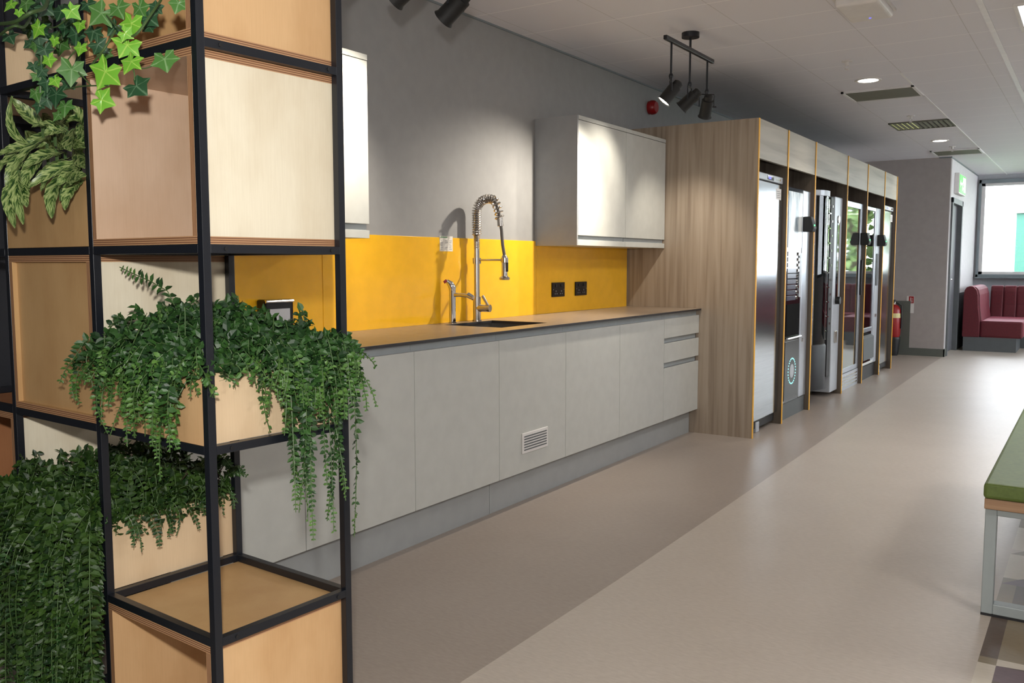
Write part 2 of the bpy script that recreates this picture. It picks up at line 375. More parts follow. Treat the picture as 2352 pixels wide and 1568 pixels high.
# walls
struct('wall_left', B((-.1, 1.62, 0), (0, 12.67, CZ)), M['wall'])
struct('wall_near_left', B((-.1, -3.6, 0), (0, 1.62, CZ)), M['walldark'])
struct('wall_back', B((-.1, -3.6, 0), (6.6, -3.5, CZ)), M['wallwhite'])
WA, WB = 9.8, 15.2
mb = MB(); mb.box((6.5, -3.5, 0), (6.6, WA, CZ)); mb.box((6.5, WB, 0), (6.6, 15.7, CZ)); mb.box((6.5, WA, 0), (6.6, WB, 1.0)); mb.box((6.5, WA, 2.5), (6.6, WB, CZ))
struct('wall_right', mb, M['wallwhite'])
mb = MB(); mb.box((6.48, WA, 1.0), (6.6, WB, 1.045)); mb.box((6.48, WA, 2.455), (6.6, WB, 2.5)); mb.box((6.48, WA, 1.0), (6.6, WA + .045, 2.5)); mb.box((6.48, WB - .045, 1.0), (6.6, WB, 2.5))
for q in (11.6, 13.4): mb.box((6.48, q - .03, 1.0), (6.6, q + .03, 2.5))
w2 = struct('window_2', mb, M['wframe'])
mb = MB()
for a, b in ((WA + .045, 11.57), (11.63, 13.37), (13.43, WB - .045)): mb.box((6.545, a, 1.045), (6.551, b, 2.455))
obj('pane', mb, M['glass'], w2)
struct('wall_end', B((0, 12.67, 0), (1.30, 12.77, CZ)), M['walltaupe'])
mb = MB()   # side return wall with the door opening and dark dado beyond
mb.box((1.20, 12.77, 0), (1.30, 12.80, CZ)); mb.box((1.20, 12.80, 2.07), (1.30, 13.82, CZ)); mb.box((1.20, 13.82, 0), (1.30, 15.6, CZ))
struct('wall_side', mb, M['wallwhite'])
struct('trim_1', B((1.30, 13.84, 0), (1.315, 15.6, .80)), M['trimgrey'])
mb = MB(); mb.box((1.18, 12.80, 0), (1.325, 12.87, 2.07)); mb.box((1.18, 13.75, 0), (1.325, 13.84, 2.07)); mb.box((1.18, 12.80, 2.0), (1.325, 13.84, 2.07))
d1 = struct('door_1', mb, M['trimgrey'], bevel=.004)
obj('door_leaf', B((1.22, 12.87, .01), (1.26, 13.75, 2.0)), plain('grey_door_paint', (.13, .13, .145), .5), d1)
mb = MB().cyl((1.26, 12.95, 1.0), (1.31, 12.95, 1.0), .009); mb.cyl((1.31, 12.95, 1.0), (1.31, 13.07, 1.0), .009)
obj('door_handle', mb, M['chromeb'], d1)
# window wall
mb = MB(); mb.box((1.2, 15.6, 0), (6.6, 15.75, 1.0)); mb.box((1.2, 15.6, 2.50), (6.6, 15.75, CZ)); mb.box((1.2, 15.6, 1.0), (1.33, 15.75, 2.5)); mb.box((6.35, 15.6, 1), (6.6, 15.75, 2.5))
struct('wall_window_side', mb, plain('grey_window_wall', (.40, .41, .43), .7))
mb = MB(); X0, X1 = 1.33, 6.35
mb.box((X0, 15.56, 1.0), (X1, 15.72, 1.045)); mb.box((X0, 15.56, 2.445), (X1, 15.72, 2.5)); mb.box((X0, 15.56, 1.0), (X0 + .035, 15.72, 2.5)); mb.box((X1 - .04, 15.56, 1), (X1, 15.72, 2.5))
for x in (3.0, 4.7): mb.box((x - .03, 15.56, 1.0), (x + .03, 15.72, 2.5))
w1 = struct('window_1', mb, M['wframe'], bevel=.003)
mb = MB()
for a, b in ((1.365, 2.97), (3.03, 4.67), (4.73, 6.31)):
    for q in ((a, 1.045, a + .05, 2.445), (b - .05, 1.045, b, 2.445), (a, 1.045, b, 1.085), (a, 2.405, b, 2.445)): mb.box((q[0], 15.60, q[1]), (q[2], 15.66, q[3]))
obj('window_frame', mb, M['white'], w1)
mb = MB()
for a, b in ((1.41, 2.93), (3.07, 4.63), (4.77, 6.27)): mb.box((a, 15.63, 1.08), (b, 15.636, 2.41))
obj('pane', mb, M['glass'], w1)
obj('window_sill', B((1.33, 15.45, .985), (6.35, 15.60, 1.0)), M['wframe'], w1)
# skirtings
struct('baseboard_end', B((.0, 12.655, 0), (1.315, 12.67, .10)), M['skirt'])
struct('baseboard_side', B((1.30, 12.655, 0), (1.315, 12.80, .10)), M['skirt'])
struct('trim_3', B((0, 1.62, CZ - .010), (.010, 12.67, CZ)), M['wframe'])
struct('trim_4', B((2.345, -3.5, CZ - .006), (2.375, 15.6, CZ)), M['gridw'])
struct('trim_5', B((1.689, 6.9, CZ - .005), (1.701, 15.6, CZ)), M['gridw'])
struct('trim_6', B((1.16, 12.64, CZ - .012), (1.312, 15.6, CZ)), M['wframe'])
# light switch the dark strip of wall below the extinguisher
struct('trim_7', B((.42, 12.657, .101), (.885, 12.669, .72)), M['skirt'])

# ceiling LED panels
pl = ['square LED panel over the green bench', 'square LED panel on the far right over the seating area', 'square LED panel right of the camera', 'square LED panel behind the camera near shelving',
      'square LED panel behind the camera on the right', 'square LED panel beyond the second dark air unit', 'square LED panel deep on the right side', 'square LED panel near the window wall', 'square LED panel by the window wall, right']
for (x, y, e), lb in zip(PANELS, pl):
    t = T('ceiling_panel_light', 'glowing ' + lb, 'ceiling light', (x + .3, y + .3, CZ), group='square LED panels in the ceiling')
    mb = MB(); mb.box((x - .02, y - .02, CZ - .012), (x + .62, y, CZ)); mb.box((x - .02, y + .6, CZ - .012), (x + .62, y + .62, CZ)); mb.box((x - .02, y, CZ - .012), (x, y + .6, CZ)); mb.box((x + .6, y, CZ - .012), (x + .62, y + .6, CZ))
    t.part('frame', mb, M['white']); t.part('diffuser', B((x, y, CZ - .008), (x + .6, y + .6, CZ)), M['panelglow'])
for (x, y), lb in zip(((1.445, 7.06), (1.40, 10.94)), ('bright round downlight nearest the track spotlights, before the first grey air panel', 'bright round downlight farther down the corridor by the end wall')):
    t = T('downlight', lb, 'downlight', (x, y, CZ), group='round recessed downlights')
    pr = MB(); n = 32
    ring = []
    for r, z in ((.072, 0), (.072, -.004), (.092, -.006), (.094, 0)): ring.append([(x + r * math.cos(6.2832 * k / n), y + r * math.sin(6.2832 * k / n), CZ + z) for k in range(n)])
    for j in range(3): pr.add(ring[j] + ring[j + 1], [(k, (k + 1) % n, n + (k + 1) % n, n + k) for k in range(n)])
    t.part('rim', pr, M['white']); t.part('diffuser', MB().cyl((x, y, CZ - .003), (x, y, CZ + .002), .078, n=32), M['dlglow'])
for i, (y0, y1, lb) in enumerate(((7.42, 7.90, 'flat grey square air unit panel in a white frame, before the louvred vent'), (11.86, 12.40, 'dark square air unit panel at the far end above the end wall'))):
    t = T('air_unit_panel', lb, 'air unit', (1.43, (y0 + y1) / 2, CZ), group='grey ceiling air unit panels')
    mb = MB(); f = .02
    for a, b in (((1.165, y0), (1.70, y0 + f)), ((1.165, y1 - f), (1.70, y1)), ((1.165, y0), (1.165 + f, y1)), ((1.70 - f, y0), (1.70, y1))): mb.box((*a, CZ - .014), (*b, CZ))
    t.part('frame', mb, M['gridw']); t.part('panel', B((1.185, y0 + f, CZ - .008), (1.68, y1 - f, CZ)), M['acgrey'])
t = T('ceiling_vent', 'square louvred ceiling vent with one lit yellow-green end, between the two downlights', 'air vent', (1.43, 9.56, CZ))
y0, y1 = 9.31, 9.81
mb = MB(); f = .015
for a, b in (((1.165, y0), (1.70, y0 + f)), ((1.165, y1 - f), (1.70, y1)), ((1.165, y0), (1.165 + f, y1)), ((1.70 - f, y0), (1.70, y1))): mb.box((*a, CZ - .012), (*b, CZ))
t.part('frame', mb, M['acgrey']); t.part('backing', B((1.40, y0 + f, CZ - .004), (1.685, y1 - f, CZ)), M['blackmat']); t.part('lit_backing', B((1.18, y0 + f, CZ - .004), (1.40, y1 - f, CZ)), M['mesh_y'], label='yellow-green lit end of the vent')
for k in range(11):
    x = 1.20 + k * .045; t.part('louvre', MB().prism([(x, CZ - .012), (x + .022, CZ - .004), (x + .024, CZ - .004), (x + .004, CZ - .012)], 1, y0 + f, y1 - f), M['acgrey'])
t = T('emergency_light', 'white rounded emergency light box fixed to the ceiling at the top edge', 'emergency light', (1.86, 5.0, CZ))
t.part('housing', B((1.745, 4.80, CZ - .05), (1.965, 5.17, CZ)), M['white'], bevel=.018, seg=4)
t.part('base_plate', B((1.735, 4.79, CZ - .012), (1.975, 5.18, CZ)), M['white'])
t.part('status_light', MB().cyl((1.86, 5.10, CZ - .053), (1.86, 5.10, CZ - .045), .006), M['led_b'])
for x, y, lb in ((1.464, 6.318, 'small white sprinkler head nearest the track spotlights'), (1.426, 8.963, 'small sprinkler head just before the louvred vent'), (1.45, 11.55, 'tiny sprinkler head before the farthest dark panel')):
    t = T('sprinkler_head', lb, 'sprinkler', (x, y, CZ), group='ceiling sprinkler heads')
    t.part('escutcheon', MB().cyl((x, y, CZ - .006), (x, y, CZ), .035), M['white'])
    mb = MB().cyl((x, y, CZ - .03), (x, y, CZ - .006), .012); mb.tube([(x - .011, y, CZ - .03), (x - .013, y, CZ - .045), (x, y, CZ - .055), (x + .013, y, CZ - .045), (x + .011, y, CZ - .03)], .003)
    mb.cyl((x, y, CZ - .058), (x, y, CZ - .055), .014); t.part('nozzle', mb, M['white'])

# ================================================================ KITCHEN
# splashback
t = T('splashback', 'bright yellow glass splashback along the wall behind the taps', 'splashback', (0, 3.8, .9))
for a, b in ((1.64, 2.875), (2.878, 4.708), (4.711, 5.985)): t.part('panel', B((.001, a, .9), (.008, b, 1.358)), M['yellow'], bevel=.001)
# worktop with sink cut-out
SX0, SX1, SY0, SY1 = .10, .47, 3.64, 4.09
t = T('worktop', 'long thin brown worktop with a black edge running along the yellow wall', 'worktop', (.3, 3.8, .886))
mb = MB()
for a, b in (((.0, 1.63), (.595, SY0)), ((.0, SY1), (.595, 5.99)), ((0, SY0), (SX0, SY1)), ((SX1, SY0), (.595, SY1))): mb.box((*a, .899), (*b, .9))
t.part('top_surface', mb, M['worktop'])
mb = MB()
for a, b in (((.002, 1.632), (.594, SY0)), ((.002, SY1), (.594, 5.99)), ((.002, SY0), (SX0, SY1)), ((SX1, SY0), (.594, SY1))): mb.box((*a, .887), (*b, .899))
t.part('core_edge', mb, M['wtedge'], label='thin black edge of the worktop')
t = T('sink', 'rectangular undermounted dark steel sink in the worktop below the taps', 'sink', (.285, 3.865, .70))
mb = MB(); w = .004; a = (SX0 - .012, SY0 - .012); b = (SX1 + .012, SY1 + .012)
for q in (((a[0], a[1]), (a[0] + w, b[1])), ((b[0] - w, a[1]), b), (a, (b[0], a[1] + w)), ((a[0], b[1] - w), b)): mb.box((*q[0], .70), (*q[1], .886))
mb.box((*a, .696), (*b, .70))
t.part('bowl', mb, plain('dark_sink_steel', (.16, .15, .14), .3, .8)); t.part('drain', MB().cyl((.285, 3.865, .70), (.285, 3.865, .704), .045), M['chrome'])
# base cabinets
seams = [1.645, 2.212, 2.834, 3.462, 4.098, 4.743, 5.39, 5.99]
blab = ['partly hidden base cabinet nearest the plant shelving, seen through its frame', 'light grey base cabinet just right of the shelving post', 'light grey base cabinet left of the one with the vent grille',
        'light grey base cabinet with a small white vent grille in its door', 'light grey base cabinet directly right of the vented one', 'light grey base cabinet directly left of the drawer unit', 'light grey three-drawer base unit beside the wood panel']
for i in range(7):
    a, b = seams[i], seams[i + 1]; t = T('base_cabinet' if i < 6 else 'drawer_unit', blab[i], 'cabinet', (.3, (a + b) / 2, .17), group='base cabinets under the worktop' if i < 6 else None)
    mb = MB(); mb.box((.01, a, .17), (.55, a + .016, .695)); mb.box((.01, b - .016, .17), (.55, b, .695)); mb.box((.01, a, .17), (.55, b, .186)); mb.box((.01, a, .17), (.02, b, .695))
    t.part('carcass', mb, M['carc'])
    t.part('finger_rail', B((.535, a + .0008, .835), (.556, b - .0008, .886)), M['rail'], label='blue-grey finger rail under the worktop')
    if i < 6:
        d = t.part('door', B((.557, a + .0015, .174), (.577, b - .0015, .853)), M['door'], bevel=.0015)
        if i == 3:
            g = T.part(t, 'vent_grille', B((.577, 3.66, .268), (.583, 3.905, .372)), M['white'], parent=d, bevel=.002, label='small white louvred vent grille')
    else:
        for z0, z1 in ((.725, .853), (.562, .690), (.174, .525)): t.part('drawer_front', B((.557, a + .0015, z0), (.577, b + .0042, z1)), M['door'], bevel=.0015)
        mb = MB(); mb.box((.537, a, .690), (.552, b, .725)); mb.box((.537, a, .525), (.552, b, .562)); t.part('grip_channel', mb, M['rail'], label='blue-grey recessed grip channels')
        t.part('filler', B((.53, b + .0005, .174), (.553, b + .0042, .86)), M['blackmat'])
# grille slots as separate louvre part of the vent
door = [o for o in bpy.data.objects if o.name.startswith('vent_grille')][0]
mb = MB()
for k in range(6): mb.box((.5825, 3.675, .283 + k * .0135), (.5845, 3.89, .289 + k * .0135))
offs = (.3, (seams[3] + seams[4]) / 2, .17)
g = obj('grille_slot', mb, M['trimgrey'], door.parent, off=offs)
# plinth
t = T('plinth', 'grey plinth board along the floor under the base cabinets', 'plinth', (.5, 3.8, 0))
for a, b in ((1.645, 3.462), (3.466, 5.985)): t.part('plinth_board', B((.50, a, .0), (.517, b, .169)), M['plinth'])
# wall cabinets
def wall_cab(a, b, lb, endl):
    t = T('wall_cabinet', lb, 'cabinet', (.15, (a + b) / 2, 1.33), group='wall cabinets over the splashback')
    mb = MB(); mb.box((.001, a, 1.33), (.283, a + .016, 2.078)); mb.box((.001, b - .016, 1.33), (.283, b, 2.078)); mb.box((.001, a + .016, 2.06), (.283, b - .016, 2.078)); mb.box((.001, a + .016, 1.345), (.01, b - .016, 2.06)); mb.box((.01, a + .016, 1.345), (.283, b - .016, 1.36))
    t.part('carcass', mb, M['carc'])
    t.part('top_board', B((.001, a, 2.080), (.304, b, 2.104)), M['door'], bevel=.001)
    t.part('door', B((.285, a + (.0 if endl else .0012), 1.389), (.304, b - .0012, 2.077)), M['door'], bevel=.0015)
    t.part('bottom_rail', B((.001, a, 1.3285), (.303, b, 1.362)), M['door'], bevel=.001); t.part('finger_groove', B((.268, a + .002, 1.362), (.287, b - .002, 1.388)), M['rail'], label='recessed finger groove')
wall_cab(1.64, 2.254, 'wall cabinet hidden behind the top of the plant shelving', False)
wall_cab(2.256, 2.871, 'brightly lit wall cabinet showing just right of the shelving post', False)
wall_cab(4.711, 5.352, 'grey-sided wall cabinet nearer the taps, above the black sockets', True)
wall_cab(5.354, 5.990, 'wall cabinet touching the tall wood panel', False)
t = T('end_panel', 'plain grey side panel closing the wall cabinets above the sockets', 'panel', (.15, 4.705, 1.33))
t.part('board', B((.001, 4.699, 1.3285), (.303, 4.709, 2.104)), plain('mid_grey_end_panel', (.31, .32, .33), .5))
# sockets
for y0, y1, lb in ((4.892, 5.05, 'black double wall socket nearer the taps on the yellow splashback'), (5.195, 5.352, 'black double wall socket nearer the wood panel on the yellow splashback')):
    t = T('wall_socket', lb, 'socket', (.008, (y0 + y1) / 2, 1.0), group='black sockets on the splashback')
    t.part('face_plate', B((.0085, y0, 1.003), (.017, y1, 1.096)), M['blackgloss'], bevel=.002)
    mb = MB()
    for yc in (y0 + .045, y1 - .045):
        mb.box((.017, yc - .004, 1.035), (.0175, yc + .004, 1.045)); mb.box((.017, yc - .016, 1.02), (.0175, yc - .008, 1.026)); mb.box((.017, yc + .008, 1.02), (.0175, yc + .016, 1.026))
    t.part('pin_holes', mb, M['ink'])
    for yc in (y0 + .045, y1 - .045): t.part('rocker', B((.017, yc - .008, 1.066), (.021, yc + .008, 1.084)), M['blackmat'], bevel=.001)
    mb = MB()
    for yc in (y0 + .012, y1 - .012): mb.cyl((.017, yc, 1.05), (.0178, yc, 1.05), .003, n=10)
    t.part('screws', mb, M['chrome'])
# instruction card (part on splashback, part on wall)
t = T('instruction_card', 'small white printed card with a green heading stuck above the boiling tap', 'notice', (.009, 3.79, 1.285))
t.part('card', B((.0082, 3.735, 1.285), (.0095, 3.848, 1.366)), M['card'])
mb = MB(); mb.box((.0095, 3.74, 1.357), (.0100, 3.80, 1.362)); t.part('heading', mb, M['inkg'])
mb = MB(); random.seed(3)
for k in range(3):
    for j in range(6): mb.box((.0095, 3.743 + k * .036, 1.295 + j * .009), (.0100, 3.743 + k * .036 + random.uniform(.010, .026), 1.2975 + j * .009))
t.part('text_lines', mb, M['ink'])
# chrome framed double socket behind foliage
t = T('chrome_dispenser', 'glossy black and chrome box on the yellow wall behind the foliage', 'dispenser', (.05, 2.57, .95))
t.part('body', B((.009, 2.49, .93), (.07, 2.645, 1.07)), M['blackgloss'], bevel=.01, seg=3)
t.part('chrome_lip', MB().cyl((.066, 2.492, 1.062), (.066, 2.643, 1.062), .007, n=12), M['chrome'], label='bright chrome bar along the top')
t.part('window', B((.07, 2.51, .95), (.072, 2.62, 1.03)), M['chrome'])
# spring kitchen tap
tx, ty = .06, 4.0
t = T('spring_kitchen_tap', 'tall brushed steel spring-neck kitchen tap with pull-down spray head beside the sink', 'tap', (tx, ty, .9))
t.part('base', MB().cyl((tx, ty, .9), (tx, ty, .906), .028), M['chromeb'])
t.part('body', MB().cyl((tx, ty, .906), (tx, ty, 1.035), .022), M['chromeb'], smooth=True)
t.part('pole', MB().cyl((tx, ty, 1.035), (tx, ty, 1.34), .0165), M['chromeb'], smooth=True)
t.part('collar', MB().cyl((tx, ty, 1.218), (tx, ty, 1.25), .024), M['chromeb'], smooth=True)
t.part('tight_spring', MB().tube([(tx, ty, 1.30 + k * .004) for k in range(20)], [.0155 if k % 2 else .0185 for k in range(20)], 16), M['chromeb'], smooth=True)
# arch path: plane along +x
def arch(u):
    if u < .36: return Vector((tx, ty, 1.375 + u / .36 * .125))
    a = (u - .36) / .64 * math.radians(172); r = .078
    return Vector((tx + r - r * math.cos(a), ty, 1.50 + r * .92 * math.sin(a) - max(0, (u - .82)) * .30))
mb = MB(); N = 27; pts = []
for i in range(N * 12 + 1):
    u = i / (N * 12); p = arch(u); d = (arch(min(1, u + .01)) - arch(max(0, u - .01))).normalized(); s = Vector((0, 1, 0)); q = d.cross(s).normalized(); an = 2 * math.pi * i / 12
    pts.append(p + (s * math.cos(an) + q * math.sin(an)) * .0225)
mb.tube(pts, .0042, 6); t.part('spring', mb, M['chromeb'], smooth=True)
hx = tx + .186
end = arch(1.0)
t.part('hose', MB().tube([arch(i / 24) for i in range(25)] + [Vector((end.x + .012, ty, 1.40)), Vector((hx - .012, ty, 1.32)), Vector((hx, ty, 1.262))], .009, 10), plain('grey_hose', (.14, .13, .12), .4), smooth=True)
t.part('hose_sleeve', MB().tube([end + Vector((0, 0, .012)), end + Vector((.004, 0, -.035))], .016, 14), M['chromeb'], smooth=True)
t.part('support_arm', MB().cyl((tx, ty, 1.238), (hx - .012, ty, 1.238), .0055, n=12), M['chromeb'])
t.part('arm_ring', MB().cyl((hx, ty, 1.225), (hx, ty, 1.25), .021), M['chromeb'])
s = t.part('spray_head', MB().tube([(hx, ty, 1.265), (hx, ty, 1.255), (hx, ty, 1.155), (hx, ty, 1.148)], [.010, .0165, .0165, .018], 20), M['chromeb'], smooth=True)
t.part('spray_rose', MB().tube([(hx, ty, 1.150), (hx, ty, 1.142), (hx, ty, 1.130)], [.020, .030, .027], 20), M['chromeb'], smooth=True)
t.part('trigger', B((hx + .014, ty - .006, 1.175), (hx + .022, ty + .006, 1.225)), M['blackmat'], bevel=.002)
t.part('mixer_barrel', MB().tube([(tx, ty, .972), (tx + .082, ty + .012, .972)], .021, 20), M['chromeb'], smooth=True)
t.part('lever', MB().tube([(tx + .070, ty + .010, .985), (tx + .036, ty + .005, 1.04)], [.008, .009], 12), M['chromeb'], smooth=True)
# boiling tap
bx, by = .06, 3.775
t = T('boiling_water_tap', 'short shiny chrome boiling-water tap left of the tall spring tap', 'tap', (bx, by, .9))
t.part('body', MB().tube([(bx, by, .9), (bx, by, .906), (bx, by, .907), (bx, by, 1.075)], [.024, .024, .0185, .0185], 24), M['chrome'], smooth=True)
t.part('head', MB().tube([(bx, by, 1.075), (bx, by, 1.09), (bx - .008, by - .008, 1.112), (bx - .022, by - .02, 1.128)], [.019, .021, .018, .010], 20), M['chrome'], smooth=True)
t.part('dial', MB().tube([(bx - .024, by - .022, 1.120), (bx - .03, by - .028, 1.130)], [.012, .010], 14), plain('wine_dial', (.35, .02, .06), .3), label='dark red cap')
t.part('spout', MB().tube([(bx, by, 1.052), (bx + .06, by + .008, 1.052), (bx + .10, by + .013, 1.047)], [.0115, .011, .012], 16), M['chromeb'], smooth=True)
t.part('aerator', MB().tube([(bx + .095, by + .012, 1.052), (bx + .128, by + .016, 1.037)], [.016, .013], 16), M['chrome'], smooth=True)

# ================================================================ VENDING HOUSING
ZT, ZH, XP = 2.200, 1.934, .981
dv = [5.995, 6.690, 7.455, 8.565, 9.410, 10.250, 10.944]
t = T('vending_housing', 'long grey-oak laminate housing with yellow edging around the fridges and vending machines', 'housing', (.5, 8.4, 0))
for i, y in enumerate(dv):
    a, b = (y, y + .022) if i == 0 else (y - .022, y) if i == 6 else (y - .011, y + .011)
    p = t.part('side_panel' if i in (0, 6) else 'divider', B((.002, a, 0), (XP - .004, b, ZT)), M['oakv'] if i == 0 else M['oakshade'])
    t.part('yellow_edging', B((XP - .004, a, 0), (XP, b, ZT)), M['edgey'], parent=p, label='yellow edging strip')
for i in range(6): t.part('header_panel', B((XP - .03, dv[i] + (.022 if i == 0 else .011), ZH), (XP - .006, dv[i + 1] - (.022 if i == 5 else .011), ZT)), M['oakh'])
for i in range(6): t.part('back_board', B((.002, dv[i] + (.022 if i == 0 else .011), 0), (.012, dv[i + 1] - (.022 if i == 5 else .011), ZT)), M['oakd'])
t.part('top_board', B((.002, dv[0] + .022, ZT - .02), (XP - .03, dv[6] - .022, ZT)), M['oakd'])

def fridge(y0, y1, lb):
    t = T('upright_fridge', lb, 'fridge', (.6, (y0 + y1) / 2, 0), group='stainless upright fridges in the housing')
    XF = .948
    t.part('body', B((.25, y0, .09), (XF - .055, y1, 1.85)), M['silver'])
    t.part('door', B((XF - .05, y0 + .004, .095), (XF, y1 - .004, 1.797)), M['steel'], bevel=.005)
    c = t.part('control_panel', B((XF - .05, y0 + .004, 1.803), (XF + .002, y1 - .004, 1.853)), M['silver'], bevel=.006)
    t.part('display', B((XF + .002, y0 + .27, 1.813), (XF + .004, y0 + .41, 1.843)), M['blackgloss'], parent=c)
    t.part('display_digits', B((XF + .004, y0 + .29, 1.819), (XF + .005, y0 + .345, 1.836)), M['led_b'], parent=c, label='blue lit digits')
    t.part('logo_plate', B((XF + .002, y0 + .47, 1.820), (XF + .004, y0 + .57, 1.836)), M['chrome'], parent=c)
    t.part('sticker', B((XF, y1 - .16, 1.685), (XF + .0012, y1 - .04, 1.765)), M['white'])
    mb = MB()
    for k in range(4): mb.box((XF + .0012, y1 - .15, 1.70 + k * .014), (XF + .0018, y1 - .06 - (k % 2) * .02, 1.704 + k * .014))
    t.part('sticker_text', mb, M['ink'])
    t.part('handle_recess', B((XF - .001, y0 + .006, 1.0), (XF + .0015, y0 + .022, 1.45)), M['chromeb'])
    t.part('plinth_grille', B((XF - .06, y0 + .02, .03), (XF - .02, y1 - .02, .088)), M['blackmat'])
    for yy in (y0 + .06, y0 + .19): t.part('foot', B((XF - .06, yy, 0), (XF - .012, yy + .07, .075)), M['silver'], bevel=.005)
    for yy in (y0 + .06, y1 - .06): t.part('rear_foot', MB().cyl((.32, yy, 0), (.32, yy, .09), .02), M['blackmat'])
    return t
fridge(6.03, 6.672, 'nearest stainless upright fridge, first in the housing by the wood panel')
fridge(10.272, 10.915, 'farthest stainless upright fridge, last in the housing by the extinguisher')
def reader(y, z, x, lb, st):
    t = T('card_reader', lb, 'card reader', (x, y, z), group='black contactless readers on the machines')
    t.part('body', MB().prism([(x, z - .06), (x + .075, z - .06), (x + .085, z - .03), (x + .06, z + .06), (x, z + .06)], 1, y - .045, y + .045), M['blackmat'], bevel=.006)
    t.part('status_light', MB().cyl((x + .08, y - .015, z - .01), (x + .086, y - .015, z - .01), .006), M['led_g'])
# coffee machine
y0, y1, XF = 6.72, 7.43, .945
t = T('coffee_machine', 'tall black and silver coffee vending machine with a glowing dotted ring, second in the housing', 'vending machine', (.6, 7.07, 0))
t.part('body', B((.2, y0, .02), (XF - .05, y1, 1.81)), M['silver'])
t.part('base', B((XF - .05, y0 + .01, 0), (XF - .004, y1, .125)), M['trimgrey'])
t.part('left_frame', B((XF - .05, y0, .13), (XF + .004, y0 + .10, 1.80)), M['steelfr'], bevel=.008)
t.part('fascia', B((XF - .05, y0 + .10, .13), (XF, y0 + .50, 1.80)), M['blackgloss'], label='glossy black front')
d = t.part('side_door', B((XF - .05, y0 + .51, .13), (XF + .006, y1, 1.80)), M['steelfr'], bevel=.008)
t.part('lock', MB().cyl((XF + .006, y0 + .56, .60), (XF + .014, y0 + .56, .60), .016), M['chrome'], parent=d)
t.part('menu_poster', B((XF, y0 + .12, 1.34), (XF + .003, y0 + .50, 1.77)), noise_mat('coffee_poster', (.10, .16, .22), (.75, .80, .82), .25, (2, 9, 2.2), 1, lo=.42, hi=.58), label='dark and pale blue poster')
mb = MB(); mbl = MB()
for k in range(9):
    z = .93 + k * .043; mb.box((XF, y0 + .13, z), (XF + .004, y0 + .36, z + .034)); mbl.cyl((XF, y0 + .41, z + .017), (XF + .010, y0 + .41, z + .017), .013, n=12)
t.part('selection_labels', mb, plain('selection_label', (.07, .08, .12), .2)); t.part('selection_buttons', mbl, M['chrome'])
t.part('coin_panel', B((XF + .001, y0 + .44, .95), (XF + .008, y0 + .50, 1.30)), M['silver'])
t.part('cup_bay', B((XF - .001, y0 + .13, .65), (XF + .004, y0 + .48, .90)), plain('dull_black_recess', (.004, .004, .004), .9, Specular_IOR_Level=.1), bevel=.01)
t.part('bay_lip', MB().cyl((XF + .012, y0 + .13, .635), (XF + .012, y0 + .50, .635), .010, n=12), M['chrome'])
t.part('lower_panel', B((XF + .001, y0 + .11, .15), (XF + .006, y0 + .49, .61)), plain('smoked_panel', (.022, .024, .028), .28))
mb = MB()
for k in range(26):
    a = 2 * math.pi * k / 26; mb.cyl((XF + .006, y0 + .30 + .10 * math.cos(a), .37 + .10 * math.sin(a)), (XF + .009, y0 + .30 + .10 * math.cos(a), .37 + .10 * math.sin(a)), .006, n=8)
t.part('ring_light', mb, M['led_t'], label='teal glowing ring of dots')
t.part('ring_cup', MB().cyl((XF + .006, y0 + .30, .37), (XF + .008, y0 + .30, .37), .055), M['silver'])
reader(y0 + .55, 1.53, XF + .0065, 'black card reader with a green light on the coffee machine', 0)
# rotary food machine
y0, y1, XF = 7.49, 8.535, .935
t = T('rotary_food_machine', 'wide silver and black food vending machine with a curved glass drum, third in the housing', 'vending machine', (.6, 8.0, 0))
t.part('body', B((.15, y0, .12), (.50, y1, 1.82)), M['silver'])
t.part('left_frame', B((.86, y0, .14), (XF + .005, y0 + .11, 1.80)), M['silver'], bevel=.006)
t.part('right_panel', B((.50, y0 + .78, .04), (XF + .01, y1, 1.815)), M['silver'], bevel=.008)
t.part('slot', B((XF + .010, y0 + .87, .86), (XF + .014, y0 + .95, 1.60)), M['blackgloss'], bevel=.003, label='long black vertical slot')
t.part('slot_cap', MB().cyl((XF + .010, y0 + .91, 1.615), (XF + .018, y0 + .91, 1.615), .035), M['chromeb'])
t.part('handle_knob', MB().cyl((XF + .010, y0 + .90, .88), (XF + .05, y0 + .90, .88), .035), M['blackmat'])
t.part('lock', B((XF + .010, y0 + .87, .49), (XF + .02, y0 + .95, .60)), M['chromeb'], bevel=.004)
cy, cx, rr = y0 + .37, .68, .30
def halfcyl(cx, cy, r, z0, z1, a0, a1, n=24, th=.006):
    mb = MB(); A = [a0 + (a1 - a0) * k / n for k in range(n + 1)]
    vs = []
    for z in (z0, z1):
        for rad in (r, r - th):
            vs += [(cx + rad * math.cos(a), cy + rad * math.sin(a), z) for a in A]
    k1 = n + 1; fs = []
    for k in range(n):
        fs += [(k, k + 1, 2 * k1 + k + 1, 2 * k1 + k), (k1 + k + 1, k1 + k, 3 * k1 + k, 3 * k1 + k + 1), (2 * k1 + k, 2 * k1 + k + 1, 3 * k1 + k + 1, 3 * k1 + k), (k + 1, k, k1 + k, k1 + k + 1)]
    return mb.add(vs, fs)
PI = math.pi
t.part('drum_glass', halfcyl(cx, cy, rr, .52, 1.79, -PI / 2, PI / 2), M['glass'], smooth=True)
t.part('drum_cap', MB().tube([(cx, cy, 1.79), (cx, cy, 1.835)], rr + .01, 40), M['silver'], label='silver top cap of the drum')
t.part('drum_base', MB().tube([(cx, cy, .13), (cx, cy, .50), (cx, cy, .52)], [rr + .012, rr + .012, rr], 40), M['blackmat'], smooth=True, label='curved black base')
t.part('drum_back', B((.502, y0 + .06, .14), (.51, y0 + .78, 1.80)), M['white'])
